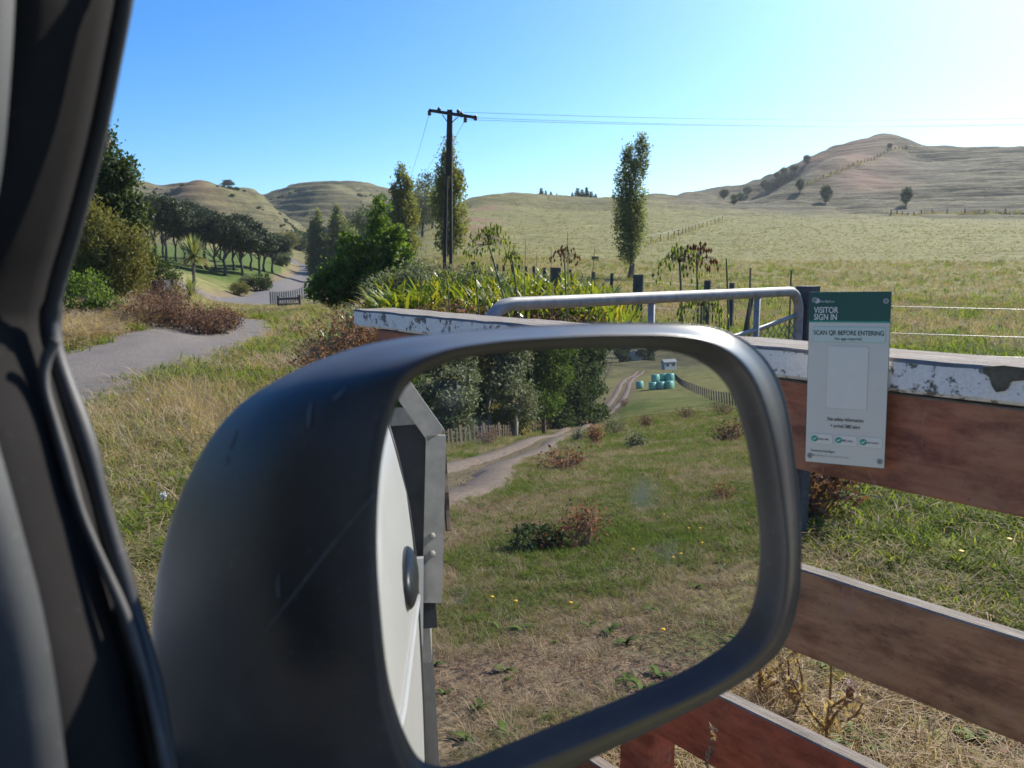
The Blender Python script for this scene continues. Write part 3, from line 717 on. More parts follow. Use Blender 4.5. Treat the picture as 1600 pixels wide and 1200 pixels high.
# body: door with the belt rising to the rear, rear pillar, roof, bonnet, tray
def flankR(f, z):
    lean = float(np.interp(z, [.5, .95, 1.14, 1.25, 1.35, 1.45, 1.75], [.165, .178, .180, .172, .150, .128, .06]))
    return lean - float(np.interp(f, [-.45, 0, .3, .7], [0, .008, .03, .09]))
def belt(f): return float(np.interp(f, [-.45, -.1, .1, .3, .5, .8], [1.36, 1.33, 1.24, 1.12, 1.04, 1.0]))
fsx = np.linspace(.75, -.45, 26); vs = []; NZ = 16
for f in fsx:
    for k in range(NZ):
        z = .45 + (belt(f) - .45) * k / (NZ - 1); vs.append(V(f, flankR(f, z), z))
fs = [(i * NZ + k, i * NZ + k + 1, (i + 1) * NZ + k + 1, (i + 1) * NZ + k) for i in range(25) for k in range(NZ - 1)]
nb = len(vs); vs += [p - VR * .05 for p in vs]; fs += [tuple(nb + q for q in reversed(f)) for f in fs]
fs += [(i * NZ + NZ - 1, i * NZ + NZ - 1 + nb, (i + 1) * NZ + NZ - 1 + nb, (i + 1) * NZ + NZ - 1) for i in range(25)]
door = part('door', (np.array(vs), fs), WHITE, truck, True)
hp = [V(-.16 - .12 * t, flankR(-.2, 1.17) + .004 + .028 * sin(pi * min(1, max(0, t))), 1.18 - .01 * t) for t in np.linspace(0, 1, 9)]
def ellipsoid(c, ax, ay, az, nu=14, nv=9):
    vs = []; fs = []
    for i in range(nv + 1):
        th = pi * i / nv
        for k in range(nu):
            a = 2 * pi * k / nu; vs.append(np.asarray(c) + np.asarray(ax) * sin(th) * cos(a) + np.asarray(ay) * sin(th) * sin(a) + np.asarray(az) * cos(th))
    for i in range(nv):
        for k in range(nu): fs.append((i * nu + k, (i + 1) * nu + k, (i + 1) * nu + (k + 1) % nu, i * nu + (k + 1) % nu))
    return np.array(vs), fs
part('door_handle', ellipsoid(V(-.25, .176, 1.165), VF * .075, VR * .013, (0, 0, .034)), blackplastic('handle plastic', (.012, .014, .018), .4), door, True)
cr = [V(f, flankR(f, 1.10) + .0015, 1.10 + .02 * f) for f in np.linspace(.7, -.44, 20)]
part('body_crease', tube(cr, .004, 6), WHITE, door, True)
sm_ = [V(-.452, flankR(-.45, z) + .0005, z) for z in np.linspace(.46, 1.36, 14)]
part('door_seam', tube(sm_, .0028, 5), RUB, door, True)
vs = []; fsx = np.linspace(-.455, -.62, 6); NZ = 16
for f in fsx:
    for k in range(NZ):
        z = .5 + 1.25 * k / (NZ - 1); vs.append(V(f, flankR(-.45, z) - .035 * ((-.455 - f) / .165) ** 2 - .002, z))
fs = [(i * NZ + k, i * NZ + k + 1, (i + 1) * NZ + k + 1, (i + 1) * NZ + k) for i in range(5) for k in range(NZ - 1)]
nb = len(vs); vs += [p - VR * .06 for p in vs]; fs += [tuple(nb + q for q in reversed(f)) for f in fs]
part('rear_pillar', (np.array(vs), fs), WHITE, truck, True)
part('rear_wall', vbox(-.62, -.56, -1.35, .06, .5, 1.74), WHITE, truck)
part('roof', bevbox(V(-.13, -.65, 1.775), VF * .5, VR * .72, (0, 0, .03), .02), WHITE, truck)
part('dashboard', bevbox(V(.72, -.72, .93), VR * .68, VF * .16, (0, 0, .14), .04), TRIM, truck)
part('cab_floor', vbox(-.6, .9, -1.42, .13, .44, .47), TRIM, truck)
part('far_door', vbox(-.55, .8, -1.48, -1.44, .45, 1.1), WHITE, truck)
part('bonnet', bevbox(V(1.5, -.65, .82), VF * .62, VR * .76, (0, 0, .2), .08), WHITE, truck)
part('tray_deck', vbox(-2.75, -.72, -1.55, .19, .9, .96), GALV, truck)
for f in (1.45, -1.85):
    for s in (0, 1):
        g = lathe([(.17, -.1), (.30, -.11), (.345, -.08), (.36, 0), (.345, .08), (.30, .11), (.17, .1)], 24)
        M_ = np.array([VF, [0, 0, 1], VR]).T
        wl = part('wheel', (g[0] @ M_.T + V(f, .06 if s else -1.36, .36), g[1]), TYRE, truck, True)
        g = lathe([(.05, -.06), (.165, -.09), (.168, .09), (.05, .06)], 16)
        part('rim', (g[0] @ M_.T + V(f, .06 if s else -1.36, .36), g[1]), GALV, wl, True)
# headboard seen in the mirror: an angle-iron frame with a cut corner
def onF(px, py, f):
    d = mray(px, py); return VE + d * ((f - (VE @ VF)) / (d @ VF))
FH = -.68
part('side_strip', box_axes((onF(657, 872, -.64) + onF(656, 1008, -.64)) / 2, (onF(657, 872, -.64) - onF(656, 1008, -.64)) / 2, VR * .006, VF * .01), WHITE, truck)
c1, c2, c3 = onF(618, 590, FH), onF(682, 680, FH), onF(676, 938, FH)
up1 = c1 + (c1 - c2) * .8
def bar(p, q, w, d, off=0):
    ax = (q - p) / 2; side = np.cross(ax, VF); side /= np.linalg.norm(side)
    return box_axes((p + q) / 2 + VF * off, ax, side * w / 2, VF * d / 2)
hb = part('headboard', merge([bar(up1, c2, .034, .04), bar(c2, c3, .034, .04), bar(up1, V(FH, -1.2, up1[2]), .034, .04, .001)]), GALV, truck)
h1 = onF(668, 648, FH)
part('rail', bar(V(FH, h1 @ VR - .018, h1[2]), V(FH, -1.2, h1[2]), .03, .03, -.002), GALV, hb)
part('infill_panel', bar(V(FH, h1 @ VR - .012, .99), V(FH, h1 @ VR - .012, h1[2]) , .001, .002), DARKP, hb)
part('back_panel', vbox(FH - .012, FH - .006, -1.2, float(h1 @ VR) - .005, .97, float(h1[2])), DARKP, hb)
for y in (838, 866):
    p = onF(676, y, FH + .022)
    part('bolt', ellipsoid(p, VF * .004, VR * .006, (0, 0, .006), 8, 5), GALV, hb, True)
lt = onF(693, 690, FH - .2)
part('latch_chain', merge([tube(catmull([lt + np.array([0, 0, -.001 * k * k]) + VF * .01 * (k % 2) + np.array([0, 0, -.03 * k]) for k in range(6)], 3), .006, 5)]), simple('rusty chain', (.05, .04, .035), (.12, .08, .06), .7, 60), hb)

# ================================================================== timber fence beside the vehicle
n = N('flaking white paint on grey wood'); co = n.coord('Object'); cl_ = n.coord('Object', (1, 1, 1))
f1 = n.noise(26, 8, .72, co); f2 = n.noise(5.5, 5, .65, co, .6); f3 = n.noise(180, 3, .6, co)
paint = n.mix(n.ramp(f3, [(.3, 0.), (.7, 1.)]), (.60, .58, .54), (.74, .72, .68))
wood = n.mix(n.ramp(f1, [(.35, 0.), (.7, 1.)]), (.05, .045, .038), (.19, .17, .145))
mask = n.math('MAXIMUM', n.ramp(f1, [(.54, 0.), (.58, 1.)]), n.ramp(f2, [(.585, 0.), (.60, 1.)]))
col = n.mix(mask, paint, n.mix(n.ramp(f2, [(.5, 0.), (.7, .6)]), wood, (.13, .125, .075)))
n.l(col, n.b.inputs['Base Color']); n.b.inputs['Roughness'].default_value = .8
n.bump(n.math('SUBTRACT', n.math('MULTIPLY', f3, .15), mask), .8, .0015); WPAINT = n.m
gvec = V(1, 0)  # grain runs along the fence
def grain_coord(n, long=.07, across=1.0):
    tc = n.add('ShaderNodeTexCoord'); mpn = n.add('ShaderNodeMapping', vector_type='TEXTURE'); mpn.inputs['Rotation'].default_value = (0, 0, atan2(VF[1], VF[0])); mpn.inputs['Scale'].default_value = (1 / long, 1 / across, 1 / across)
    n.l(tc.outputs['Object'], mpn.inputs[0]); return mpn.outputs[0]
def redwood(name, a, b, c):
    n = N(name); co = grain_coord(n); f1 = n.noise(60, 7, .7, co); f2 = n.noise(3.2, 5, .65, n.coord('Object')); f3 = n.noise(130, 4, .7, n.coord('Object'))
    x = n.mix(n.ramp(f1, [(.3, 0.), (.7, 1.)]), a, b); x = n.mix(n.ramp(f2, [(.42, 0.), (.68, .85)]), x, c)
    f4 = n.noise(7, 6, .7, n.coord('Object', (1, 1, 2.5))); f5 = n.noise(38, 3, .8, n.coord('Object', (1, 1, .35)), .8)
    x = n.mix(n.ramp(f4, [(.44, 0.), (.62, .75)]), x, tuple(t * .45 for t in a))
    x = n.mix(n.ramp(f3, [(.60, 0.), (.72, .6)]), x, (.05, .035, .03))
    x = n.mix(n.ramp(f5, [(.66, 0.), (.70, .5)]), x, (.30, .20, .17))
    n.l(x, n.b.inputs['Base Color']); n.b.inputs['Roughness'].default_value = .75
    n.bump(n.math('ADD', f1, n.math('MULTIPLY', f3, .4)), .6, .002); return n.m
REDP = redwood('faded red oxide boards', (.24, .066, .034), (.48, .175, .095), (.32, .175, .095))
REDB = redwood('red brown weathered board', (.24, .10, .046), (.50, .25, .13), (.36, .215, .11))
RED2 = redwood('bright red oxide board', (.32, .062, .03), (.5, .13, .07), (.32, .13, .07))
n = N('bare grey timber'); co = grain_coord(n); f1 = n.noise(90, 8, .75, co); f2 = n.noise(20, 5, .6, n.coord('Object'))
n.l(n.mix(n.ramp(f2, [(.45, 0.), (.65, .6)]), n.ramp(f1, [(.25, (.06, .05, .042)), (.5, (.2, .175, .15)), (.75, (.42, .39, .35))]), (.18, .14, .11)), n.b.inputs['Base Color'])
n.b.inputs['Roughness'].default_value = .9; n.bump(f1, 1.0, .004); GWOOD = n.m
tf = root('timber_fence', V(.9, 1.32, 0), 'red board fence with flaking white cap rail beside the vehicle', 'fence')
def plank(name, f0, f1, r0, r1, z0, z1, mats, wob=.0005, nseg=40, b=.003):
    g = bevbox(V((f0 + f1) / 2, (r0 + r1) / 2, (z0 + z1) / 2), VF * (f1 - f0) / 2, VR * (r1 - r0) / 2, (0, 0, (z1 - z0) / 2), b, wob, nseg)
    me = fastmesh(name, g[0] - wloc(tf), g[1], None, False, mats)
    zc = (z0 + z1) / 2
    mi = [1 if abs(p.normal.z) > .35 and p.center.z > zc else 0 for p in me.polygons]; me.polygons.foreach_set('material_index', mi)
    return link(name, me, tf)
plank('cap_rail', -.4, 2.27, 1.250, 1.40, 1.250, 1.303, [WPAINT, GWOOD], .0009, 60, .006)
plank('board', -.36, 2.16, 1.266, 1.302, 1.090, 1.2455, [REDP, GWOOD])
plank('board', -.36, 2.16, 1.266, 1.300, .752, .910, [REDB, GWOOD])
plank('board', -.36, 2.16, 1.268, 1.302, .438, .596, [RED2, GWOOD])
plank('board', -.36, 2.16, 1.266, 1.300, .120, .276, [REDP, GWOOD])
for f in (2.08, 1.115, -.25):
    g = bevbox(V(f, 1.350, .61), np.array([0, 0, .635]), VF * .048, VR * .046, .006, .002, 8)
    link('post', fastmesh('post', g[0] - wloc(tf), g[1], None, False, [RED2 if f > 0 else REDB]), tf)
bp = np.array([onplane(x, y, VR, V(0, 1.2475)) for x, y in ((1536, 573), (1568, 571), (1604, 575), (1640, 578), (1640, 596), (1606, 594), (1580, 596), (1574, 603), (1570, 611), (1556, 613), (1549, 602), (1546, 590), (1538, 584))])
part('bare_patch', (np.vstack([bp, bp + VR * .004]), [tuple(range(13)), tuple(range(25, 12, -1))] + [(i, i + 13, (i + 1) % 13 + 13, (i + 1) % 13) for i in range(13)]), simple('bare dirty wood', (.06, .052, .035), (.13, .115, .08), .9, 60, bump=.5), tf)
for f in (2.08, 1.115, -.25):
    for z in (1.13, 1.21, .79, .87, .48, .56, .16, .24):
        part('nail', ellipsoid(V(f + random.uniform(-.01, .01), 1.2655, z), VF * .004, VR * .0015, (0, 0, .004), 7, 4), DARKP, tf)

# ================================================================== visitor sign
R_edge = (onplane(1389, 463, VR, V(0, 1.243)) + onplane(1385, 732, VR, V(0, 1.243))) / 2
sd = hd(-40 + 180 + 25)        # direction of the board from left to right... blended below
u_full = -VF; u_front = hd(90) * .985 + hd(0) * -.17
su = u_full * .5 + u_front / np.linalg.norm(u_front) * .5; su /= np.linalg.norm(su); su_n = np.array([su[1], -su[0], 0.])
if su_n @ (EYE - R_edge) < 0: su_n = -su_n
TL, TR, BR, BL = [onplane(x, y, su_n, R_edge) for x, y in ((1267, 450), (1389, 463), (1385, 732), (1258, 720))]
SCn = (TL + TR + BR + BL) / 4; SW, SH, tilt = .1185, .2775, .0271
e1 = np.cross([0, 0, 1.0], su_n); ex = e1 * cos(tilt) + np.array([0, 0, sin(tilt)]); ey = np.array([0, 0, cos(tilt)]) - e1 * sin(tilt); en = np.cross(ex, ey)
SM = Matrix(((ex[0], ey[0], en[0], SCn[0]), (ex[1], ey[1], en[1], SCn[1]), (ex[2], ey[2], en[2], SCn[2]), (0, 0, 0, 1)))
sign = root('visitor_sign', (0, 0, 0), 'upright white and green visitor sign in notice screwed to the cap rail', 'sign'); sign.matrix_world = SM
def flatm(name, c, rough=.45): return simple(name, c, tuple(min(1, t * 1.05) for t in c), rough, 40)
S_W, S_G, S_T, S_TX, S_BL = flatm('sign white', (.62, .59, .50)), flatm('sign dark green', (.006, .08, .058)), flatm('sign teal', (.01, .30, .22)), flatm('sign white print', (.7, .7, .64)), flatm('sign black print', (.012, .015, .015))
S_C, S_MINT, S_LINE = flatm('sign card', (.68, .65, .56)), flatm('sign mint', (.54, .62, .53)), flatm('sign pale line', (.50, .50, .45))
S_GT = flatm('sign green print', (.004, .05, .042)); S_EDGE = flatm('sign edge', (.10, .13, .12))
def sbox(name, u0, u1, v0, v1, lay, mat, parent=None, th=.0004, rad=0.0):
    x0, x1, y1, y0 = (u0 - .5) * SW, (u1 - .5) * SW, (.5 - v0) * SH, (.5 - v1) * SH
    z1 = .0025 + lay * .0005; z0 = z1 - th
    if rad <= 0: g = box(x0, x1, y0, y1, z0, z1)
    else:
        pts = []
        for cx, cy, a0 in ((x1 - rad, y1 - rad, 0), (x0 + rad, y1 - rad, 90), (x0 + rad, y0 + rad, 180), (x1 - rad, y0 + rad, 270)):
            for k in range(6): a = radians(a0 + 18 * k); pts.append((cx + rad * cos(a), cy + rad * sin(a)))
        m = len(pts); g = (np.array([(x, y, z1) for x, y in pts] + [(x, y, z0) for x, y in pts]), [tuple(range(m)), tuple(range(2 * m - 1, m - 1, -1))] + [(i, i + m, (i + 1) % m + m, (i + 1) % m) for i in range(m)])
    return link(name, fastmesh(name, g[0], g[1], mat), parent or sign)
def scirc(name, u, v, r, lay, mat, parent=None, th=.0004, n=16):
    z1 = .0025 + lay * .0005; x, y = (u - .5) * SW, (.5 - v) * SH
    g = lathe([(r, z1 - th), (r, z1)], n); return link(name, fastmesh(name, g[0] + np.array([x, y, 0]), g[1], mat), parent or sign)
def text(s, u, v, wid, cap, mat, lay, parent=None, align='LEFT', bold=0.0, name='lettering'):
    """u,v = anchor (left or centre, baseline); wid = width as share of the sign; cap = capital height as share of sign height"""
    cu = bpy.data.curves.new(name, 'FONT'); cu.body = s; cu.align_x = align; cu.size = 1; cu.offset = bold; cu.extrude = .0; cu.materials.append(mat)
    o = link(name, cu, parent or sign); bpy.context.view_layer.update()
    wx = o.dimensions.x; hy = .70
    me = bpy.data.meshes.new_from_object(o.evaluated_get(bpy.context.evaluated_depsgraph_get())); me.name = name
    bpy.data.objects.remove(o); o = link(name, me, parent or sign)
    o.location = ((u - .5) * SW, (.5 - v) * SH, .0025 + lay * .0005); o.scale = (wid * SW / wx, cap * SH / hy, 1); return o
panel = sbox('panel', 0, 1, 0, 1, 0, S_W, th=.004, rad=.0015)
sbox('panel_edge', -.006, 1.006, -.003, 1.003, -1, S_EDGE, panel, th=.0025)
hdb = sbox('header_band', .0, 1, .0, .163, 1, S_G)
sbox('teal_stripe', .0, 1, .163, .172, 1, S_T)
lg = scirc('logo_mark', .095, .047, .0042, 3, flatm('logo pale', (.6, .62, .6)), hdb)
text('SmartSignIn.co', .125, .057, .19, .014, S_LINE, 2, hdb, bold=.01)
text('VISITOR', .06, .117, .31, .034, S_TX, 2, hdb, bold=.016)
text('SIGN IN', .06, .157, .29, .034, S_TX, 2, hdb, bold=.016)
bx = sbox('notice_box', .05, .955, .195, .285, 1, flatm('mint edge', (.2, .48, .38)), rad=.003)
sbox('notice_fill', .055, .95, .1975, .2825, 2, S_MINT, bx, rad=.0027)
text('SCAN QR BEFORE ENTERING', .5, .243, .87, .026, S_GT, 3, bx, 'CENTER', .016)
text('No app required', .5, .272, .33, .017, S_BL, 3, bx, 'CENTER', .006)
cdb = sbox('code_card', .245, .765, .305, .672, 1, S_LINE, rad=.004)
sbox('card_face', .252, .758, .3085, .6685, 2, S_C, cdb, rad=.0037)
text('Site safety information', .5, .743, .46, .021, S_BL, 2, None, 'CENTER', .011)
text('+ arrival SMS alert', .5, .783, .375, .021, S_GT, 2, None, 'CENTER', .011)
for k, s in enumerate(('Safety info', 'SMS alert', 'Live record')):
    u0 = .065 + .31 * k
    pl = sbox('pill', u0, u0 + .285, .824, .888, 1, S_LINE, rad=.003)
    sbox('pill_face', u0 + .006, u0 + .279, .827, .885, 2, S_C, pl, rad=.0027)
    scirc('tick_disc', u0 + .05, .856, .0052, 3, S_T, pl)
    x, y = (u0 + .05 - .5) * SW, (.5 - .856) * SH; z = .0025 + 4 * .0005
    tk_ = merge([box_axes((x - .0014, y - .0006, z), (.0011, -.0011, 0), (.0004, .0004, 0), (0, 0, .0002)), box_axes((x + .0010, y + .0003, z + .0001), (.0018, .0020, 0), (.0004, -.0004, 0), (0, 0, .0002))])
    link('tick', fastmesh('tick', tk_[0], tk_[1], S_TX), pl)
    text(s, u0 + .085, .862, .145, .013, S_BL, 3, pl, bold=.008)
text('Powered by SmartSignIn', .068, .935, .31, .0135, S_GT, 2, bold=.008)
text('Simple QR sign-in for farms and remote sites', .068, .9605, .49, .0095, flatm('sign grey print', (.2, .21, .2)), 2)
for u, v in ((.065, .042), (.945, .05), (.06, .962), (.945, .962)):
    sc_ = scirc('screw', u, v, .0042, 5, GALV, None, .002); scirc('screw_slot', u, v, .0017, 6, S_EDGE, sc_)
g = vbox(float(SCn @ VF) + .02, float(SCn @ VF) + .045, float(SCn @ VR) + .004, 1.2655, 1.165, 1.235)
spc = part('spacer_block', (np.array([SM.inverted() @ Vector(p) for p in g[0]]), g[1]), GWOOD, sign, world=False)

# ================================================================== galvanised gate, hinge post, wire fence
RG = simple('grey hinge post', (.05, .05, .053), (.10, .10, .10), .8, 40, bump=.3)
def gd(px, r, z): d = ray(px, 415); k = r / sqrt(d[0] ** 2 + d[1] ** 2); return np.array([d[0] * k, d[1] * k, z])
GA, GB = gd(757, 2.62, 0), gd(1252, 4.16, 0); gu = (GB - GA) / np.linalg.norm(GB - GA); GLn = np.linalg.norm(GB - GA)
gate = root('farm_gate', (GA + GB) / 2, 'galvanised pipe gate with chain link infill and rounded corners behind the fence', 'gate')
def gp_(s, z): return GA + gu * s + np.array([0, 0, z])
zt, zb_ = 1.312, .18
fr = [gp_(0, zb_ + .1), gp_(0, zt - .12)] + [gp_(.12 * (1 - cos(a)), zt - .12 + .12 * sin(a)) for a in np.linspace(.3, pi / 2, 6)] + [gp_(GLn * t, zt) for t in (.2, .4, .6, .8)] + [gp_(GLn - .1 + .1 * sin(a), zt - .1 + .1 * cos(a)) for a in np.linspace(0, 1.3, 6)] + [gp_(GLn, zt - .2), gp_(GLn, zb_ + .1)] + [gp_(GLn - .1 * (1 - cos(a)), zb_ + .1 - .1 * sin(a)) for a in np.linspace(.3, pi / 2, 4)] + [gp_(.1, zb_), gp_(0, zb_ + .1)]
part('frame', tube(fr, .0235, 12), GALV, gate, True)
for px in (1020, 1186):
    d = ray(px, 415); s = np.cross(d[:2], GA[:2] - 0 * GA[:2]) if False else None
    # where the view ray meets the gate line
    Mx = np.array([[d[0], -gu[0]], [d[1], -gu[1]]]); t_, s_ = np.linalg.solve(Mx, GA[:2])
    part('upright', tube([gp_(s_, zb_), gp_(s_, zt)], .015, 10), GALV, gate, True)
sag = lambda s: 1.20 - .10 * sin(pi * min(1, max(0, s / GLn))) ** 1.0
top_w = [gp_(s, sag(s)) for s in np.linspace(.02, GLn - .02, 24)]
part('mesh_top_wire', tube(top_w, .011, 6), GALV, gate, True)
wv = []; wf = []; cell = .05; ncell = int(GLn / cell); rows = 21
for i in range(ncell):
    for sgn in (1,):
        P = []
        for k in range(rows * 2 + 1):
            s = .03 + i * cell + (cell * .5 if k % 2 else 0) + (0 if True else 0); z = zb_ + .03 + (sag(s) - zb_ - .03) * k / (rows * 2)
            P.append(gp_(min(s, GLn - .02), z) + np.cross(gu, [0, 0, 1]) * .002 * (1 if k % 2 else -1))
        wv.append(tube(P, .0024, 3, False))
        P2 = [gp_(min(.03 + i * cell + (-cell * .5 if k % 2 else 0) , GLn - .02), zb_ + .03 + (sag(.03 + i * cell) - zb_ - .03) * k / (rows * 2)) for k in range(rows * 2 + 1)]
        wv.append(tube(P2, .0024, 3, False))
g = merge(wv); tag(part('chain_link', g, simple('dull wire', (.12, .12, .11), (.2, .2, .19), .6, 50, .5), gate), kind='stuff')
hpst = root('gate_post', GB + gu * .07, 'dark grey hinge post at the right end of the pipe gate', 'post')
part('shaft', bevbox(GB + gu * .075 + np.array([0, 0, .66]), (0, 0, .675), gu * .05, np.cross(gu, [0, 0, 1]) * .045, .012, .002, 8), RG, hpst)
part('hinge', box_axes(GB + gu * .02 + np.array([0, 0, 1.18]), gu * .03, (0, .012, 0), (0, 0, .02)), GALV, hpst)
wf_ = root('wire_fence', gd(1420, 4.6, 0), 'thin pale wires strained from the hinge post towards the right', 'fence')
WIRE = simple('bright fence wire', (.3, .3, .28), (.42, .42, .4), .5, 40, .3)
E0, E1 = GB + gu * .1, gd(2300, 5.2, 0)
for z in (1.245, 1.115, 1.02, .8, .55):
    part('wire', tube(catmull([E0 + [0, 0, z], (E0 + E1) / 2 + [0, 0, z - .015], E1 + [0, 0, z]], 8), .0018, 5), WIRE, wf_, True)
part('post', bevbox(E1 + np.array([0, 0, .62]), (0, 0, .72), (.06, 0, 0), (0, .06, 0), .015, .003, 6), GWOOD, wf_)
# ================================================================== paddock fence behind the gate
pf = root('paddock_fence', gr(960, 15.5), 'dark post and batten fence along the foot of the paddock behind the strap leaves', 'fence')
POSTM = simple('old dark posts', (.06, .05, .042), (.15, .13, .11), .95, 30, bump=.6, bdist=.01, stretch=(1, 1, .2))
tops = []
def fpost(px, ty, r, w, name='post', lean=0.0):
    b = gr(px, r); zt_ = zat(px, ty, r); h = max(.4, zt_ - b[2]); tops.append((px, r, b, zt_))
    a = random.uniform(0, 1.5)
    g = bevbox(b + np.array([lean * h * .5, 0, h / 2 - .15]), (lean * h * .5, 0, h / 2 + .15), (w / 2 * cos(a), w / 2 * sin(a), 0), (-w / 2 * sin(a), w / 2 * cos(a), 0), w * .18, w * .03, 5)
    part(name, g, POSTM, pf)
for a in ((731, 411, 17.5, .05, 'batten'), (739, 409, 17.4, .09), (777, 413, 17.2, .045, 'batten'), (787, 414, 17.1, .045, 'batten'), (800, 413, 17, .05, 'batten'), (811, 414, 16.9, .045, 'batten'), (822, 416, 16.8, .05, 'batten'),
          (834, 416, 16.6, .05, 'batten'), (849, 418, 16.4, .06, 'batten', .04), (868, 418, 13.6, .15), (891, 421, 16.2, .05, 'batten'), (929, 425, 16, .07, 'batten', -.03), (953, 427, 15.8, .06, 'batten', .06),
          (998, 429, 15.6, .17), (1107, 438, 17, .13), (1145, 442, 16.5, .09), (1164, 452, 15, .07, 'batten', .18)): fpost(*a)
WIR2 = simple('dull fence wire', (.10, .095, .09), (.17, .16, .15), .6, 40, .4)
tl = sorted([t for t in tops if t[1] > 15], key=lambda t: t[0])
for dz in (.12, .38, .62):
    part('wire', tube([t[2] + np.array([0, 0, max(.1, min(t[3] for t in tops) - 0 + (t[3] - min(q[3] for q in tops)) - dz - t[2][2])]) for t in tl], .004, 4), WIR2, pf)
STK = simple('rusty stake', (.13, .09, .04), (.22, .17, .08), .8, 60)
for px, ty, r, lab in ((1173, 419, 7.5, 'thin rusty stake standing nearer the strap leaf spike behind the gate'), (1237, 422, 7.8, 'thin rusty stake standing next to the hinge post behind the gate')):
    b = gr(px, r); g = tube([b, b + np.array([.01, 0, (zat(px, ty, r) - b[2]) * .6]), np.array([b[0], b[1], zat(px, ty, r)])], .0085, 5)
    o = link('fence_stake', fastmesh('fence_stake', g[0] - b, g[1], STK), None, b); tag(o, lab, 'stake', 'rusty stakes in the paddock')
b = gr(930, 60); o = link('water_trough', fastmesh('water_trough', *bevbox((0, 0, .12), (.25, 0, 0), (0, .16, 0), (0, 0, .14), .03), POSTM), None, b); tag(o, 'small dark trough lying far out on the grass left of the single poplar', 'trough')

# ================================================================== power pole and lines
POLE = simple('dark hardwood pole', (.016, .014, .014), (.035, .03, .028), .85, 12, bump=.4, stretch=(1, 1, .1))
PB = gr(699, 38)
PB[2] -= .1
def zp(px, y, r=38): return zat(px, y, r)
pole = root('power_pole', PB, 'tall dark power pole with crossarm and slotted foot in front of the poplar', 'power pole')
ztop = zp(703, 172); hP = ztop - PB[2]; xd = np.array([1, .55, 0]) / np.hypot(1, .55)
sl_z = zp(700, 275) - PB[2]
def taperbox(p0, p1, w0, w1, d0, d1):
    p0, p1 = np.asarray(p0, float), np.asarray(p1, float)
    q = [(-1, -1), (1, -1), (1, 1), (-1, 1)]
    return np.array([p0 + [a * w0, b_ * d0, 0] for a, b_ in q] + [p1 + [a * w1, b_ * d1, 0] for a, b_ in q]), [tuple(f) for f in BF]
dxp = (ray(703, 172)[0] / ray(703, 172)[1] - ray(699, 400)[0] / ray(699, 400)[1]) * 38
topP = PB + np.array([dxp, 0, hP]); midP = PB + np.array([dxp * sl_z / hP, 0, sl_z])
part('shaft', taperbox(midP, topP, .15, .115, .14, .11), POLE, pole)
for s in (-1, 1):
    part('leg', taperbox(PB + [s * .155, 0, -.2], midP + [s * .10, 0, 0.01], .075, .05, .14, .138), POLE, pole)
def vw(px, y, r): d = ray(px, y); k = r / sqrt(d[0] ** 2 + d[1] ** 2); return EYE + d * k
ca0, ca1 = vw(671, 173.5, 37.7), vw(745, 185, 38.2)
part('crossarm', box_axes((ca0 + ca1) / 2 - np.array([0, .17, 0]), (ca1 - ca0) / 2, (0, .055, 0), (0, 0, .065)), POLE, pole)
for (q, x0) in (((691, 179), (700, 192)), ((716, 183), (706, 191))):
    part('brace', tube([vw(*q, 37.7), vw(*x0, 37.8)], .02, 5), POLE, pole)
INS = simple('brown glazed insulator', (.03, .018, .015), (.05, .03, .025), .3, 30)
ins = [vw(671, 176, 37.6), vw(686, 172, 37.7), vw(716, 175, 38), vw(721, 179, 38), vw(727, 187, 38), vw(743, 184, 38.2)]
for p in ins:
    g = lathe([(.03, -.13), (.085, -.10), (.09, -.05), (.06, -.02), (.085, .01), (.085, .06), (.04, .11), (.03, .13)], 10)
    part('insulator', (g[0] + p, g[1]), INS, pole, True)
p2b = gr(636, 150); pole2 = root('power_pole', p2b, 'distant power pole half hidden by the left poplar', 'power pole')
part('shaft', taperbox(p2b - [0, 0, .3], p2b + [0, 0, zat(636, 297, 150) - p2b[2]], .16, .12, .15, .11), POLE, pole2)
part('crossarm', box_axes(p2b + [0, 0, zat(636, 298, 150) - p2b[2]], (1.1, .3, 0), (0, .05, 0), (0, 0, .06)), POLE, pole2)
LINE = simple('power cable', (.05, .055, .06), (.08, .085, .09), .5, 30)
def line(a, b, sag, rad, lab, grp):
    t = np.linspace(0, 1, 26)[:, None]; P = a + (b - a) * t; P[:, 2] -= sag * 4 * (t * (1 - t))[:, 0]
    g = tube(P, rad, 4); o = link('power_line', fastmesh('power_line', g[0] - a, g[1], LINE), None, a); tag(o, lab, 'power line', grp)
for a, py1, py2, lab in ((2, 173, 180, 'uppermost cable running right from the pole into the bright sky'), (4, 181, 193, 'middle cable running right from the pole into the bright sky'), (5, 186, 195, 'lowest cable running right from the pole into the bright sky')):
    line(ins[a], vw(2300, 150, 95) + np.array([0, 0, (186 - py1) * .04]), 1.1, .008, lab, 'cables to the right of the pole')
for a, qx, lab in ((0, 628, 'left cable slanting down from the crossarm to the left poplar'), (2, 636, 'middle cable slanting down from the pole to the left poplar'), (4, 645, 'right cable slanting down from the crossarm to the left poplar')):
    line(ins[a], vw(qx, 297, 150), 1.0, .010, lab, 'cables to the left of the pole')

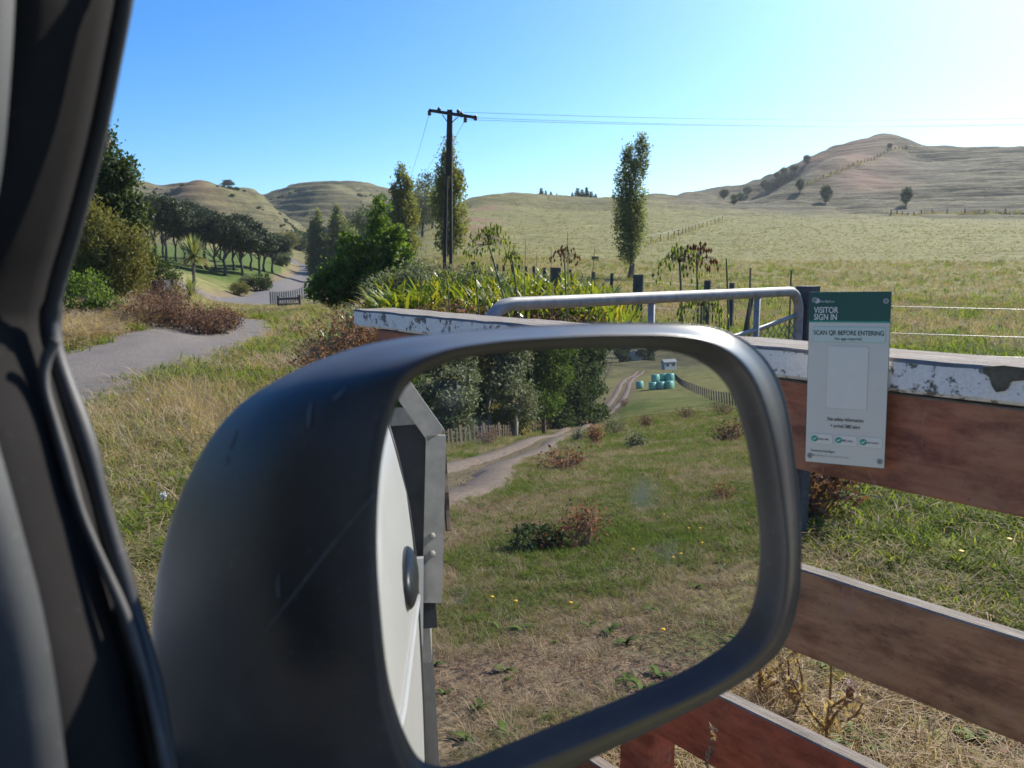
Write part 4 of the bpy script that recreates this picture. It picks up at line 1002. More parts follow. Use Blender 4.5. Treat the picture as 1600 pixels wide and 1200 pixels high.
# ================================================================== trees in front of us
random.seed(3)
t = make_tree('poplar', 'lone slender poplar with forked top standing in the open paddock', gr(984, 42), [(-.05, 0, 1.5, .5, .5, .6), (0, 0, 2.3, .75, .7, .8), (-.05, 0, 3.2, .8, .7, .8), (0, 0, 4.1, .78, .7, .8), (-.05, 0, 5.0, .72, .6, .7), (-.15, 0, 5.8, .48, .45, .6), (.3, 0, 5.8, .5, .45, .6), (.38, 0, 6.6, .4, .35, .5), (.42, 0, 7.1, .25, .25, .35), (-.2, 0, 6.4, .25, .25, .4)], 700, 17, .09, .12, L_popg, 5.2, .13, True, None, BARK, lean=(.05, 0), seed=1, droop=-.6, aspect=.5, zst=2.4, shell=.25)
t.scale = (1.16, 1.16, .98)
make_tree('poplar', 'tall thin poplar directly behind the power pole', gr(706, 62), poplar_ells(8.6, 2.3, .02) + [(-.45, 0, 7.4, .3, .3, .9), (-.4, 0, 8.2, .22, .2, .5), (.7, 0, 5.6, .5, .4, .7), (-.6, 0, 5.4, .4, .4, .6)], 700, 15, .15, .22, L_pop, 8, .16, True, None, BARK, seed=2, droop=-.5, zst=2.2, shell=.3)
make_tree('poplar', 'broad gold tipped poplar left of the power pole', gr(631, 72), poplar_ells(8.0, 2.5, .0) + [(.5, 0, 6.6, .4, .4, .7), (-.5, 0, 6.2, .5, .5, .8), (-.3, 0, 7.6, .4, .4, .5)], 700, 15, .16, .24, L_pop, 7, .18, True, None, BARK, seed=3, droop=-.5, zst=2.2, shell=.3)
make_tree('poplar', 'blunt grey green poplar at the road bend, left of its twin', gr(498, 120), poplar_ells(9.2, 3.1, .05), 800, 14, .24, .34, L_popg, 8, .2, True, 'twin poplars at the bend', BARK, seed=4, zst=1.8, shell=.3)
make_tree('poplar', 'wide grey green poplar at the road bend, right of its twin', gr(533, 122), poplar_ells(8.8, 4.2, .03), 900, 14, .26, .34, L_popg, 7, .22, True, 'twin poplars at the bend', BARK, seed=5, zst=1.8, shell=.3)
# big shrub right of the road
make_tree('fig_bush', 'large glossy dark green bush right of the winding road', gr(580, 33.0, -.2), [(-.8, 0, .5, .6, .6, .55), (0, 0, .55, .9, .8, .65), (.75, 0, .5, .6, .6, .5), (.15, 0, 1.2, .5, .5, .5), (.2, 0, 1.8, .25, .25, .42), (-.45, 0, 1.1, .4, .4, .42), (-.55, 0, 1.6, .17, .17, .28), (.62, 0, 1.1, .33, .35, .4), (.22, 0, 2.25, .13, .13, .25), (-1.15, 0, .35, .4, .4, .38), (.6, 0, 1.62, .15, .15, .25), (1.2, 0, .4, .4, .4, .35)], 760, 24, .08, .09, L_bush, 1.3, .06, True, None, BARK, 'bush', seed=6, aspect=.7).scale = (1.72, 1.72, 1.72)
make_tree('elder_bush', 'low bush with small grey green leaves left of the strap leaves', gr(662, 13.8), [(0, 0, .35, .6, .5, .42), (.55, 0, .3, .45, .4, .36), (-.5, 0, .25, .5, .4, .35), (1.1, .3, .3, .4, .4, .3)], 300, 20, .07, .055, L_gry, .5, .03, True, None, BARK, 'bush', seed=7, aspect=.6)
# bare grey twigs below the pole
def twig_bush(name, label, loc, h, w, n, lm, seed, leafn=0, lmat=None, lsz=.05, cat='shrub', group=None, rad=.004, curl=.25):
    rg = np.random.default_rng(seed); t = root(name, loc, label, cat, group); gs = []; tips = []
    for i in range(n):
        a = rg.uniform(0, 2 * pi); e = np.array([cos(a) * w * rg.uniform(.1, 1), sin(a) * w * rg.uniform(.1, 1), h * rg.uniform(.45, 1)]); s = e * [.25, .25, 0]
        m = (s + e) / 2 + rg.normal(size=3) * w * curl * .5
        P = catmull([s, m, e], 3); gs.append(tube(P, np.linspace(rad, rad * .4, len(P)), 3, False)); tips += [P[3], P[4], P[5], P[6]]
        for q in range(2):
            e2 = P[3 + q] + rg.normal(size=3) * [w * .25, w * .25, h * .15] + [0, 0, h * .1]; gs.append(tube([P[3 + q], e2], [rad * .6, rad * .3], 3, False)); tips.append(e2)
    part('stems', merge(gs), lm, t, world=False)
    if leafn:
        tp = np.array(tips); c = tp[rg.integers(0, len(tp), leafn)] + rg.normal(size=(leafn, 3)) * lsz * 1.2
        part('dead_leaves' if lmat in (L_dead, L_rust, L_straw) else 'leaves', leaves(c, lsz, .6, .1, rg), lmat, t, world=False)
    return t
twig_bush('bare_shrub', 'leafless grey twiggy shrub at the foot of the power pole', gr(692, 26), .9, .75, 90, L_stem, 31, 0, None, rad=.009)
twig_bush('bare_shrub', 'leafless reddish twigs between the pole and the dark bush', gr(662, 24), .6, .6, 60, L_stem, 32, 60, L_dead, .06, rad=.008)

# left: tall tree and kanuka bushes
make_tree('totara_tree', 'tall dark tree rising beside the windscreen pillar', gr(176, 31), [(-.4, 0, 1.5, 1.3, 1.2, 1.2), (.2, 0, 2.6, 1.1, 1, .9), (-.4, 0, 3.4, 1.1, 1, .9), (.1, 0, 4.1, .8, .8, .7), (-.5, 0, 5.0, .8, .8, .9), (-.75, 0, 6.0, .6, .6, .8), (.85, 0, 2.4, .4, .4, .35), (.55, 0, 4.0, .4, .4, .3)], 900, 24, .17, .17, L_dk, 5.2, .2, True, None, BARK, seed=8)
make_tree('kanuka_bush', 'broad olive feathery bush beside the windscreen pillar', gr(168, 23), [(0, 0, .9, 1.05, 1, .9), (-.35, 0, 1.7, .75, .7, .8), (.45, 0, 1.35, .62, .6, .7), (-.6, 0, 2.3, .45, .4, .5), (-1.2, 0, 1.2, .8, .8, 1.0)], 900, 26, .12, .12, L_kan, 1.5, .1, True, None, BARK, 'bush', seed=9, aspect=.24, droop=-.7, zst=1.5)
make_tree('shrub', 'small dark rounded shrub right of the olive bush', gr(247, 33), [(0, 0, .7, .75, .7, .75), (-.4, 0, 1.2, .5, .5, .5)], 230, 20, .13, .11, L_dk, .8, .05, True, None, BARK, 'bush', seed=10)
make_tree('shrub', 'light leaved shrub low in front of the olive bush', gr(128, 19), [(0, 0, .55, .5, .5, .5), (.35, 0, .3, .4, .4, .3)], 160, 18, .1, .075, L_grn, .5, .03, True, None, BARK, 'bush', seed=11, aspect=.5)
for px, r, h, w, n, sd_, lab in ((255, 22, .95, .75, 90, 33, 'grey brown bare shrub between the olive bush and the cabbage tree'), (332, 18.4, .70, .5, 110, 34, 'dense brown dried bush at the end of the driveway bank'), (305, 17.8, .62, .75, 90, 35, 'brown dried bush in the middle of the driveway bank'), (268, 18.4, .7, .8, 90, 36, 'brown dried bush below the dark letterbox'), (225, 18, .75, .8, 80, 37, 'rusty brown dried bush below the olive bush'), (352, 19.8, .5, .4, 60, 38, 'small dried bush at the far end of the driveway bank')):
    twig_bush('dried_bush', lab, gr(px, r), h, w, n, L_stem, sd_, 1100, L_dead, .05, rad=.006)
# cabbage trees
def cabbage(label, loc, trunk_h, rad, n, seed, dead=True):
    rg = np.random.default_rng(seed); t = root('cabbage_tree', loc, label, 'cabbage tree', 'cabbage trees by the driveway')
    if trunk_h > .2: part('trunk', trunk_geo(trunk_h, .11, (0.1, 0), (), 8, .01, .8), BARK, t, True, False)
    gs = []; gd_ = []
    for i in range(n):
        a = rg.uniform(0, 2 * pi); el = rg.uniform(-.5, 1.45); L = rad * rg.uniform(.75, 1.1); d = np.array([cos(a) * cos(el), sin(a) * cos(el), sin(el)])
        drop = rg.uniform(.05, .35) * L * cos(el); side = np.cross(d, [0, 0, 1]); side /= np.linalg.norm(side) + 1e-6
        v = []
        for k, (tt, ww) in enumerate(((0, .5), (.35, 1), (.7, .8), (1, .06))):
            p = np.array([0.1, 0, trunk_h]) + d * L * tt - np.array([0, 0, drop * tt * tt]); v += [p - side * ww * .03 * rad, p + side * ww * .03 * rad]
        f = np.array([(0, 1, 3, 2), (2, 3, 5, 4), (4, 5, 7, 6)]); (gd_ if (el < -.25 and dead) else gs).append((np.array(v), f))
    part('leaves', merge_np(gs), L_cab, t, world=False)
    if gd_: part('dead_leaves', merge_np(gd_), L_straw, t, world=False)
cabbage('tall cabbage tree with a spiky round head on a trunk', gr(300, 50), zat(302, 400, 50) - gr(300, 50)[2], 1.35, 240, 41)
cabbage('small trunkless cabbage tree in front of the tall spiky one', gr(291, 40), .25, .95, 90, 42, False)
# grove of flat topped trees across the road
def gsrc(seed, lab, loc, w, h):
    return make_tree('grove_tree', lab, loc, [(0, 0, h * .72, w * .9, w * .85, h * .2), (w * .4, 0, h * .66, w * .6, w * .6, h * .16), (-w * .45, .2, h * .68, w * .6, w * .6, h * .16), (0, .3, h * .86, w * .55, w * .55, h * .12)], 460, 18, .26, .34, L_pine, h * .7, .17, True, 'grove of dark flat topped trees', BARKD, seed=seed, shell=.2, zst=.55)
ga, gb, gc = gsrc(50, 'left end tree of the grove behind the tall cabbage tree', gr(245, 104), 3.0, 8.0), gsrc(51, 'broad grove tree right behind the head of the cabbage tree', gr(335, 100), 2.9, 6.6), gsrc(52, 'right end tree of the grove near the road', gr(425, 118), 2.6, 5.4)
spots = [(262, 96, 0), (275, 112, 0), (290, 106, 1), (308, 118, 1), (322, 110, 0), (350, 96, 1), (365, 106, 1), (378, 99, 2), (392, 110, 1), (404, 104, 2), (412, 116, 2), (232, 112, 0), (318, 128, 0), (345, 130, 1), (375, 128, 1), (256, 126, 0), (298, 132, 0)]
for i, (px, r, k) in enumerate(spots):
    copy_thing((ga, gb, gc)[k], gr(px, r), i * 1.3, random.uniform(.85, 1.1), 'dark flat topped tree inside the grove across the road')
for px, r, hh, lab, sd_ in ((885 - 500, 88, 1.3, 'rounded light brush left of the dark green hedge bush', 60), (405, 86, 1.9, 'dense dark green hedge bush beside the road', 61), (372, 78, 1.3, 'dry olive brush at the edge of the road bank', 62), (440, 150, 2.4, 'dark round shrub above the road bend', 63), (468, 235, 5.5, 'dark round tree at the foot of the far hill', 64), (448, 225, 5.0, 'smaller round tree left of the dark one under the far hill', 65), (432, 190, 4.0, 'pale round shrub where the road disappears', 66)):
    make_tree('roadside_shrub', lab, gr(px, r), [(0, 0, hh * .45, hh * .62, hh * .6, hh * .5), (hh * .3, 0, hh * .4, hh * .4, hh * .4, hh * .38), (-hh * .3, 0, hh * .35, hh * .42, hh * .4, hh * .34)], 150, 16, hh * .1, hh * .1, (L_dk if sd_ in (61, 63, 64) else L_gry if sd_ in (60, 66) else L_kan), hh * .5, .06, False, None, BARK, 'bush', seed=sd_)
for i, (px, r, hh, ww) in enumerate(((575, 150, 10.5, 4.2), (600, 165, 12.5, 4.5), (660, 130, 9.5, 3.6), (676, 150, 12, 4.2), (560, 175, 11, 4.5), (520, 150, 5.5, 3.6), (545, 165, 6, 4.0), (440, 205, 3.5, 2.5))):
    make_tree('shelter_tree', ('dark tree in the shelter belt left of the gold tipped poplar', 'tallest dark tree just left of the gold tipped poplar', 'dark leafy tree between the two poplars and the pole', 'dark tree behind the pole poplar, right side', 'dark tree above the bend behind the twin poplars', 'dark low tree in the bend of the road', 'dark low tree right of the road bend', 'dark shrubby tree beyond the road bend')[i],
              gr(px, r), [(0, 0, hh * .5, ww * .7, ww * .6, hh * .42), (ww * .4, 0, hh * .45, ww * .5, ww * .5, hh * .3), (-ww * .4, 0, hh * .42, ww * .5, ww * .5, hh * .3)], 260, 15, .45, .38, L_dk if i not in (2,) else L_gry, hh * .6, .2, False, 'dark shelter trees by the road', BARKD, seed=70 + i)
# trees on the ridges
lone = make_tree('ridge_pine', 'lone umbrella shaped pine on the left ridge', gr(363, crest(363) + 4, -.4), [(0, 0, 5.4, 4.2, 3, 1.0), (1.5, 0, 4.6, 3.6, 2.5, 1.1), (-2.5, 0, 4.4, 2.6, 2.5, 1.0), (-.5, 0, 7.4, 2.8, 2.5, .8)], 200, 14, .55, .75, L_pine, 5.5, .3, True, None, BARKD, seed=80); lone.scale = (.8, .8, .6)
con = None
for i, (px, hh) in enumerate(((845, 4.2), (852, 3.2), (860, 2.8), (869, 2.2), (893, 3.0), (901, 5.0), (908, 4.4), (915, 5.8), (922, 4.8), (929, 3.0))):
    if con is None:
        con = make_tree('ridge_conifer', 'small conifer on the middle skyline', gr(px, crest(px, 180, 300) + 4, -.6), [(0, 0, 1.2, 1.2, 1.2, .9), (0, 0, 2.3, .95, .95, .9), (0, 0, 3.4, .55, .55, .8)], 90, 12, .25, .4, L_pine, 2, .12, False, 'conifers on the middle skyline', BARKD, seed=81); con['label'] = 'small dark conifer in the row on the middle skyline'; con.scale = (.6, .6, .6)
    else: copy_thing(con, gr(px, crest(px, 180, 300) + 4, -.6), i, hh / 7.0)
hb_ = None
for i, (px, py, s) in enumerate(((1131, 311, 1.0), (1147, 316, .8), (1157, 313, .8), (1167, 306, .95), (1147, 320, .6), (1196, 298, 1.1), (1205, 297, .8), (1213, 293, .9), (1222, 289, 1.0), (1230, 285, .8), (1240, 272, .9), (1236, 280, .6), (1225, 274, .8), (1214, 280, .7), (1260, 255, .8), (1390, 232, .5), (1250, 300, .9), (1290, 318, 1.2), (1415, 321, 1.15))):
    p = gpx(px, py); d = np.hypot(p[0], p[1]); sz = d * 15 / 1250 / 4.0 * s
    lab = {16: 'round bush with a trunk casting a shadow, nearest the red hillside', 17: 'round topped tree with a long shadow, middle one on the right hill', 18: 'rightmost round tree with a shadow on the right hill'}.get(i, 'dark round bush in the gully on the side of the right hill')
    if hb_ is None:
        hb_ = make_tree('hill_bush', lab, p, [(0, 0, 2.0, 1.7, 1.7, 1.5), (.5, 0, 2.5, 1.2, 1.2, 1.1)], 130, 14, .35, .42, L_dk, 1.4, .25, False, 'bushes on the right hill', BARKD, seed=90); hb_.scale = (sz,) * 3
    else: copy_thing(hb_, p, i * 1.7, sz, lab, sz * (1.5 if i > 15 else 1))

# roadside fence with pale battens, timber rail, letterbox
rf = root('roadside_fence', gr(450, 84), 'row of pale battens along the inside of the road bend', 'fence')
PALE = simple('pale battens', (.22, .2, .17), (.36, .34, .3), .9, 20)
me_b = fastmesh('batten', *box(-.045, .045, -.03, .03, -.1, 1.05), PALE)
fp = [gr(420 + 64 * t, 57 + 27 * t ** 1.2) for t in np.linspace(0, 1, 19)]
for p in fp:
    o = link('batten', me_b, rf, p - wloc(rf)); o.rotation_euler = (0, 0, .6)
for z in (.3, .62, .95): part('wire', tube([p + [0, 0, z] for p in fp], .008, 3), WIR2, rf)
tr_ = root('timber_rail', gr(450, 48), 'short broken timber rail below the roadside fence', 'rail')
a_, b_ = gr(432, 46), gr(466, 44)
for z in (.25, .55): part('rail', box_axes((a_ + b_) / 2 + [0, 0, z], (b_ - a_) / 2 * 1.02, (0, .03, 0), (0, 0, .06)), POSTM, tr_)
for q in (a_, b_): part('post', box_axes(q + [0, 0, .3], (.06, 0, 0), (0, .05, 0), (0, 0, .42)), POSTM, tr_)
lb_ = root('letterbox', gr(250, 25.5), 'dark grey box on a post among the dried weeds by the driveway', 'letterbox')
part('post', box(-.04, .04, -.04, .04, -.1, .55), POSTM, lb_, world=False)
part('box', bevbox((0, 0, .68), (.18, 0, 0), (0, .2, 0), (0, 0, .13), .02), simple('dark box', (.03, .045, .05), (.05, .065, .07), .5, 20), lb_, world=False)
part('frame', merge([box(-.185, .185, -.215, -.2, .80, .82), box(.165, .185, -.215, -.2, .55, .80)]), PALE, lb_, world=False)

# ================================================================== strap leaves, seed heads and dead growth behind the fence
def strap_mesh(P0, az, L, wid, arch, rg):
    n = len(P0); d = np.stack([np.cos(az), np.sin(az), np.zeros(n)], 1); side = np.stack([-np.sin(az), np.cos(az), np.zeros(n)], 1)
    seg = [(0, .75), (.3, 1.0), (.62, .9), (.86, .6), (1, .1)]; V_ = []
    for t, ww in seg:
        p = P0 + d * (arch * L * t ** 1.8)[:, None] + np.array([0, 0, 1]) * (L * (t - .42 * arch * t ** 2.4))[:, None]
        V_ += [p - side * (wid * ww * .5)[:, None], p + side * (wid * ww * .5)[:, None]]
    V_ = np.stack(V_, 1).reshape(-1, 3); b = np.arange(n)[:, None] * 10
    F = np.concatenate([b + np.array([[2 * k, 2 * k + 1, 2 * k + 3, 2 * k + 2]]) for k in range(4)], 0)
    return V_, F
def strap_bed(name, label, spots, L, wid, lm, seed, cat=None):
    rg = np.random.default_rng(seed); P0 = []; az = []
    for (px, r, n, spread) in spots:
        c = gr(px, r)
        for _ in range(n):
            q = c[:2] + rg.normal(size=2) * spread; P0.append(G(*q)); az.append(rg.uniform(0, 2 * pi))
    P0 = np.array(P0); n = len(P0); az = np.array(az)
    g = strap_mesh(P0, az, L * rg.uniform(.7, 1.15, n), wid * rg.uniform(.7, 1.2, n), rg.uniform(.25, 1.0, n), rg)
    o = link(name, fastmesh(name, g[0], g[1], lm)); tag(o, label, cat, kind='stuff'); return o
sp = [(px, r, 34, .30) for px in range(572, 962, 12) for r in (12.3, 13.6, 15.0)]
sp = [(px + random.uniform(-8, 8), r + random.uniform(-.4, .4), int(n * random.uniform(.3, 1.2)), s) for px, r, n, s in sp if not (690 < px < 735 and r < 13)]
strap_bed('strap_leaf_bed', 'bed of glossy yellow green strap leaves on the bank behind the gate', sp, .63, .045, L_aga, 7, 'plants')
strap_bed('strap_leaf_bed', 'narrow patch of green strap leaves showing under the gate top pipe', [(838 + 9 * k, 9.2 + .12 * (k % 3), 26, .12) for k in range(9)], .42, .036, L_aga, 8, 'plants')
rg = np.random.default_rng(9)
pts = []
for _ in range(8000):
    px = rg.uniform(640, 1010); r = rg.uniform(9.6, 11.8); p = gr(px, r); h = .5 * max(0, .6 + 1.2 * float(fbm(p[0] * 1.1, p[1] * 1.1, 12, 2))); pts.append(p + [0, 0, rg.uniform(0, max(.05, h))])
o = link('dead_undergrowth', fastmesh('dead_undergrowth', *leaves(np.array(pts), .06, .5, .1, rg), L_dead)); tag(o, 'tangled brown dead leaves on the bank under the strap leaves', 'undergrowth', kind='stuff')
L_pod = leafmat('green seed pods', [(.08, .12, .03), (.14, .18, .06), (.2, .21, .1)], .5, clump=9)
def umbel(label, px, py, r, rad, nr, seed, green=True, base_px=None, droop=.5):
    rg = np.random.default_rng(seed); c = vw(px, py, r); b = gr(base_px or px + 8, r)
    t = root('seed_head', b, label, 'seed head', 'agapanthus seed heads behind the gate')
    part('stalk', tube(catmull([b - [0, 0, .05], (b + c) / 2 + [.02, 0, 0], c], 6), np.linspace(.0095, .007, 13), 6), simple('seed stalk', (.08, .10, .03), (.16, .17, .06), .6, 40), t, True)
    gs = []; tips = []
    for i in range(nr):
        a = rg.uniform(0, 2 * pi); el = rg.uniform(-.25, 1.4); d = np.array([cos(a) * cos(el), sin(a) * cos(el), sin(el)]); L = rad * rg.uniform(.75, 1.1)
        m = c + d * L * .55 + [0, 0, .03 * rad]; e = c + d * L - np.array([0, 0, droop * L * rg.uniform(.3, 1.1)]); gs.append(tube(catmull([c, m, e], 3), .0011, 3, False)); tips.append((e, d))
    part('pedicels', merge(gs), simple('pinkish stems', (.22, .10, .075), (.32, .17, .12), .7, 40) if seed in (2, 5) else simple('green stems', (.10, .11, .04), (.22, .15, .09), .7, 40), t)
    cc = np.array([e - [0, 0, .018] for e, d in tips]); n = len(cc)
    # pods hang: narrow pointed leaves facing down, three blades each
    V_ = []; F_ = []
    for i, p in enumerate(cc):
        for k in range(3):
            a = 2 * pi * k / 3 + i; s = np.array([cos(a), sin(a), 0]) * .011; m = len(V_)
            V_ += [p + [0, 0, .018], p + s, p - [0, 0, .024], p - s * .8]; F_.append((m, m + 1, m + 2, m + 3))
    part('seed_pods', (np.array(V_), np.array(F_)), L_pod if green else L_dead, t)['kind'] = 'stuff'
umbel('large drooping seed head, left of the pinkish pair above the gate', 1062, 409, 5.4, .165, 70, 1, True, 1075, .6)
umbel('pinkish open seed head, right of the pair above the gate', 1089, 406, 5.5, .13, 55, 2, False, 1094, .15)
umbel('green drooping seed head just below the gate top pipe', 1096, 478, 5.2, .16, 70, 3, True, 1092, .75)
umbel('dry pale seed head among the strap leaves near the thick post', 882, 404, 8.0, .15, 55, 5, False, 886, .2)
umbel('big leafy green seed head leaning left above the strap leaves', 764, 383, 6.6, .20, 130, 6, True, 838, .28)
umbel('little green seed head leaning left below the big leafy one', 800, 401, 6.8, .09, 40, 7, True, 826, .7)
umbel('green seed head low among the leaves by the elder bush', 742, 426, 8.5, .15, 60, 8, True, 752, .4)
umbel('dark green seed head at the left end of the strap leaves', 698, 433, 8.7, .12, 50, 9, True, 704, .6)
for px0, py0, px1, r, rad, lab in ((1135, 404, 1150, 5.6, .012, 'thick green leaning flower stalk above the gate right of the seed heads'), (1122, 448, 1136, 5.4, .007, 'slender bent green stalk under the gate top pipe'), (887, 362, 884, 7.6, .007, 'straight brown bare stalk rising over the strap leaves'), (930, 382, 906, 8.6, .007, 'leaning bare stalk left of the lone poplar'), (821, 372, 812, 9, .006, 'thin bare leaning stalk above the battens'), (838, 393, 839, 9, .006, 'thin bare upright stalk beside the leaning one'), (861, 383, 862, 8.8, .005, 'faint bare upright stalk left of the dry seed head')):
    b = gr(px1, r); c = vw(px0, py0, r); g = tube(catmull([b, b + (c - b) * .55 + [.015, 0, 0], c], 5), np.linspace(rad, rad * .45, 11), 5)
    o = link('flower_stalk', fastmesh('flower_stalk', g[0] - b, g[1], simple('bare stalk', (.07, .085, .025), (.16, .15, .06), .7, 30), True), None, b); tag(o, lab, 'stalk', 'bare stalks behind the gate')
# dried docks left of the fence end
for i, (px, r, h, w_, n) in enumerate(((528, 8.6, .95, .55, 60), (566, 9.4, .95, .5, 50), (500, 7.6, .62, .38, 34), (548, 7.2, .7, .4, 45), (470, 8.8, .5, .3, 18), (582, 8.2, .85, .4, 40))):
    twig_bush('dried_dock', ('tall brown dried weed clump left of the white rail end', 'brown dried weed clump behind the white rail end', 'short brown weed clump standing in the verge grass', 'brown dried weed clump just above the mirror housing', 'small thin brown weed on the verge beside the driveway', 'brown dried weed clump touching the end of the fence')[i], gr(px, r), h, w_, n, L_stem, 200 + i, 1300 if n > 20 else 200, L_dead, .038, 'weed', 'dried weeds by the fence end', .004)

# ================================================================== grass: blades gathered in tufts, instanced over the ground
def tuft(name, nb, L, wid, spread, lm, seed, lie=.5, seeds=False):
    rg = np.random.default_rng(seed); P0 = np.zeros((nb, 3)); P0[:, :2] = rg.normal(size=(nb, 2)) * spread
    g = strap_mesh(P0, rg.uniform(0, 2 * pi, nb), L * rg.uniform(.45, 1.1, nb), wid * rg.uniform(.7, 1.2, nb), rg.uniform(lie * .4, lie * 1.5, nb), rg)
    return fastmesh(name, g[0], g[1], lm)
def litter(name, n, sz, spread, lm, seed, asp=.3):
    rg = np.random.default_rng(seed); c = rg.normal(size=(n, 3)) * [spread, spread, .008] + [0, 0, .012]
    v, f = leaves(c, sz, asp, 0, rg); v[:, 2] = np.abs(v[:, 2] * .35) ; return fastmesh(name, v, f, lm)
tm_g, tm_y, tm_s = tuft('green_tuft', 22, .10, .0055, .032, L_grass, 1, .9), tuft('yellow_tuft', 20, .11, .0045, .035, L_ygrass, 2, .9), tuft('straw_tuft', 18, .15, .0035, .045, L_straw, 3, 1.3)
tm_l, tm_b = litter('straw_litter', 26, .075, .06, L_straw, 4, .09), litter('leaf_litter', 7, .035, .07, L_dead, 5, .55)
def on_vehicle(x, y):
    f = x * VF[0] + y * VF[1]; r = x * VR[0] + y * VR[1]; return (f > -3.0) & (f < 2.3) & (r > -1.7) & (r < .24)
def sample(n, r0, r1, h0, h1, rg):
    r = np.sqrt(rg.uniform(r0 * r0, r1 * r1, n)); h = np.radians(rg.uniform(h0, h1, n)); return np.stack([r * np.sin(h), r * np.cos(h)], 1)
def droad(xy):
    return np.minimum(np.minimum(dist_poly(DRIVE[::2], xy[:, 0], xy[:, 1]) - 1.3, dist_poly(ROAD[::3], xy[:, 0], xy[:, 1]) - 2.6), dist_poly(TRACK[::3], xy[:, 0], xy[:, 1]) - 1.5)
rg = np.random.default_rng(77)
cl_pts = {k: [] for k in 'gyslb'}; cl_s = {k: [] for k in 'gyslb'}
def sow(n, r0, r1, h0, h1, scale, gb=0.0, db=0.0):
    xy = sample(n, r0, r1, h0, h1, rg); ok = ~on_vehicle(xy[:, 0], xy[:, 1]); dr = droad(xy); ok &= dr > -.1 + .35 * rg.uniform(-1, .6, n)
    xy = xy[ok]; dr = dr[ok]; x, y = xy[:, 0], xy[:, 1]; u = rg.uniform(0, 1, len(x))
    right = np.clip((np.degrees(np.arctan2(x, y)) - 12) / 8, 0, 1) * (np.degrees(np.arctan2(x, y)) < 90) * np.clip((np.hypot(x, y) - 2.9) / .8, 0, 1) * np.clip((9 - np.hypot(x, y)) / 3, 0, 1)
    q = .5 + .22 * right + .95 * fbm(x / 1.1, y / 1.1, 61, 4) + .5 * fbm(x / 4, y / 4, 63, 2) * .6 + (gb(np.hypot(x, y) + 5 * fbm(x / 1.7, y / 1.7, 81, 3)) if callable(gb) else gb)
    for i in range(len(x)):
        v = q[i] + (u[i] - .5) * 1.0
        k = 'g' if v > .70 else 'y' if v > .50 else 's' if v > .32 - db else 'l' if v > .12 - db else 'b'
        cl_pts[k].append((x[i], y[i])); cl_s[k].append(scale * (1.0 if k != 'g' else 1.15))
sow(13000, 1.7, 4.2, -40, 62, .7, -.30, .1); sow(21000, 4.0, 10, -38, 60, .95, -.10, .1); sow(10000, 10, 17, -36, 50, 1.7, .22, .2); sow(9000, 17, 30, -34, 45, 2.2, -.02, .4); sow(7000, 28, 60, -34, 45, 2.4, -.12, .5)
mgb = lambda r: np.interp(r, [3.5, 5.5, 8, 12], [-.5, -.36, -.10, -.05])
sow(19000, 1.6, 5.2, 95, 152, .5, mgb, -.05); sow(26000, 5.0, 12, 105, 150, .62, mgb, .0); sow(17000, 12, 26, 110, 148, 1.0, -.03, .1); sow(14000, 26, 70, 112, 146, 1.7, .15, .3)
for k, mesh_, nm, lab in (('g', tm_g, 'green_grass', 'lush green grass tufts on the verge and behind the fence'), ('y', tm_y, 'yellowing_grass', 'yellowing short grass over the ground'), ('s', tm_s, 'dry_grass', 'bleached dry grass stalks over the ground'), ('l', tm_l, 'straw_litter', 'straw lying flat on the bare patches'), ('b', tm_b, 'leaf_litter', 'brown dead leaves scattered on the ground')):
    P = np.array(cl_pts[k]); z = tz(P[:, 0], P[:, 1]) - .004; n_ = len(P)
    rot = np.stack([rg.uniform(-.2, .2, n_), rg.uniform(-.2, .2, n_), rg.uniform(0, 6.28, n_)], 1)
    scatter_gn(nm, np.column_stack([P, z]), rot, np.array(cl_s[k]) * rg.uniform(.65, 1.35, n_), mesh_, lab)
# tall seeding grass on the bank across the driveway
xy = np.array([gr(rg.uniform(60, 365), rg.uniform(13, 24))[:2] for _ in range(5200)]); xy = xy[droad(xy) > .1]
scatter_gn('rank_grass', np.column_stack([xy, tz(xy[:, 0], xy[:, 1])]), np.stack([rg.uniform(-.3, .3, len(xy)), rg.uniform(-.3, .3, len(xy)), rg.uniform(0, 6.3, len(xy))], 1), rg.uniform(1.6, 3.4, len(xy)), tm_s, 'long bleached grass on the bank across the driveway')
xy = np.array([gr(rg.uniform(60, 300), rg.uniform(20, 26))[:2] for _ in range(900)])
scatter_gn('rust_grass', np.column_stack([xy, tz(xy[:, 0], xy[:, 1])]), np.stack([rg.uniform(-.3, .3, len(xy)), rg.uniform(-.3, .3, len(xy)), rg.uniform(0, 6.3, len(xy))], 1), rg.uniform(1.8, 3.4, len(xy)), tuft('rust_tuft', 16, .12, .005, .06, L_dead, 9, 1.0), 'rusty brown dead growth at the foot of the olive bush')
# paddock tussocks as far as they can be told apart
r_ = np.exp(rg.uniform(np.log(36), np.log(330), 17000)); h_ = np.radians(rg.uniform(-9, 42, 17000)); xy = np.stack([r_ * np.sin(h_), r_ * np.cos(h_)], 1); 
scatter_gn('paddock_tussocks', np.column_stack([xy, tz(xy[:, 0], xy[:, 1])]), np.stack([rg.uniform(-.2, .2, len(xy)), rg.uniform(-.2, .2, len(xy)), rg.uniform(0, 6.3, len(xy))], 1), rg.uniform(1.0, 2.6, len(xy)) * np.clip(np.hypot(xy[:, 0], xy[:, 1]) / 90, .7, 1.5), tuft('tussock', 12, .09, .012, .06, leafmat('grazed grass', [(.11, .115, .045), (.17, .165, .075), (.23, .21, .11)], .3, .8, spec=.05), 10, 1.2), 'grazed tussocks over the paddock')
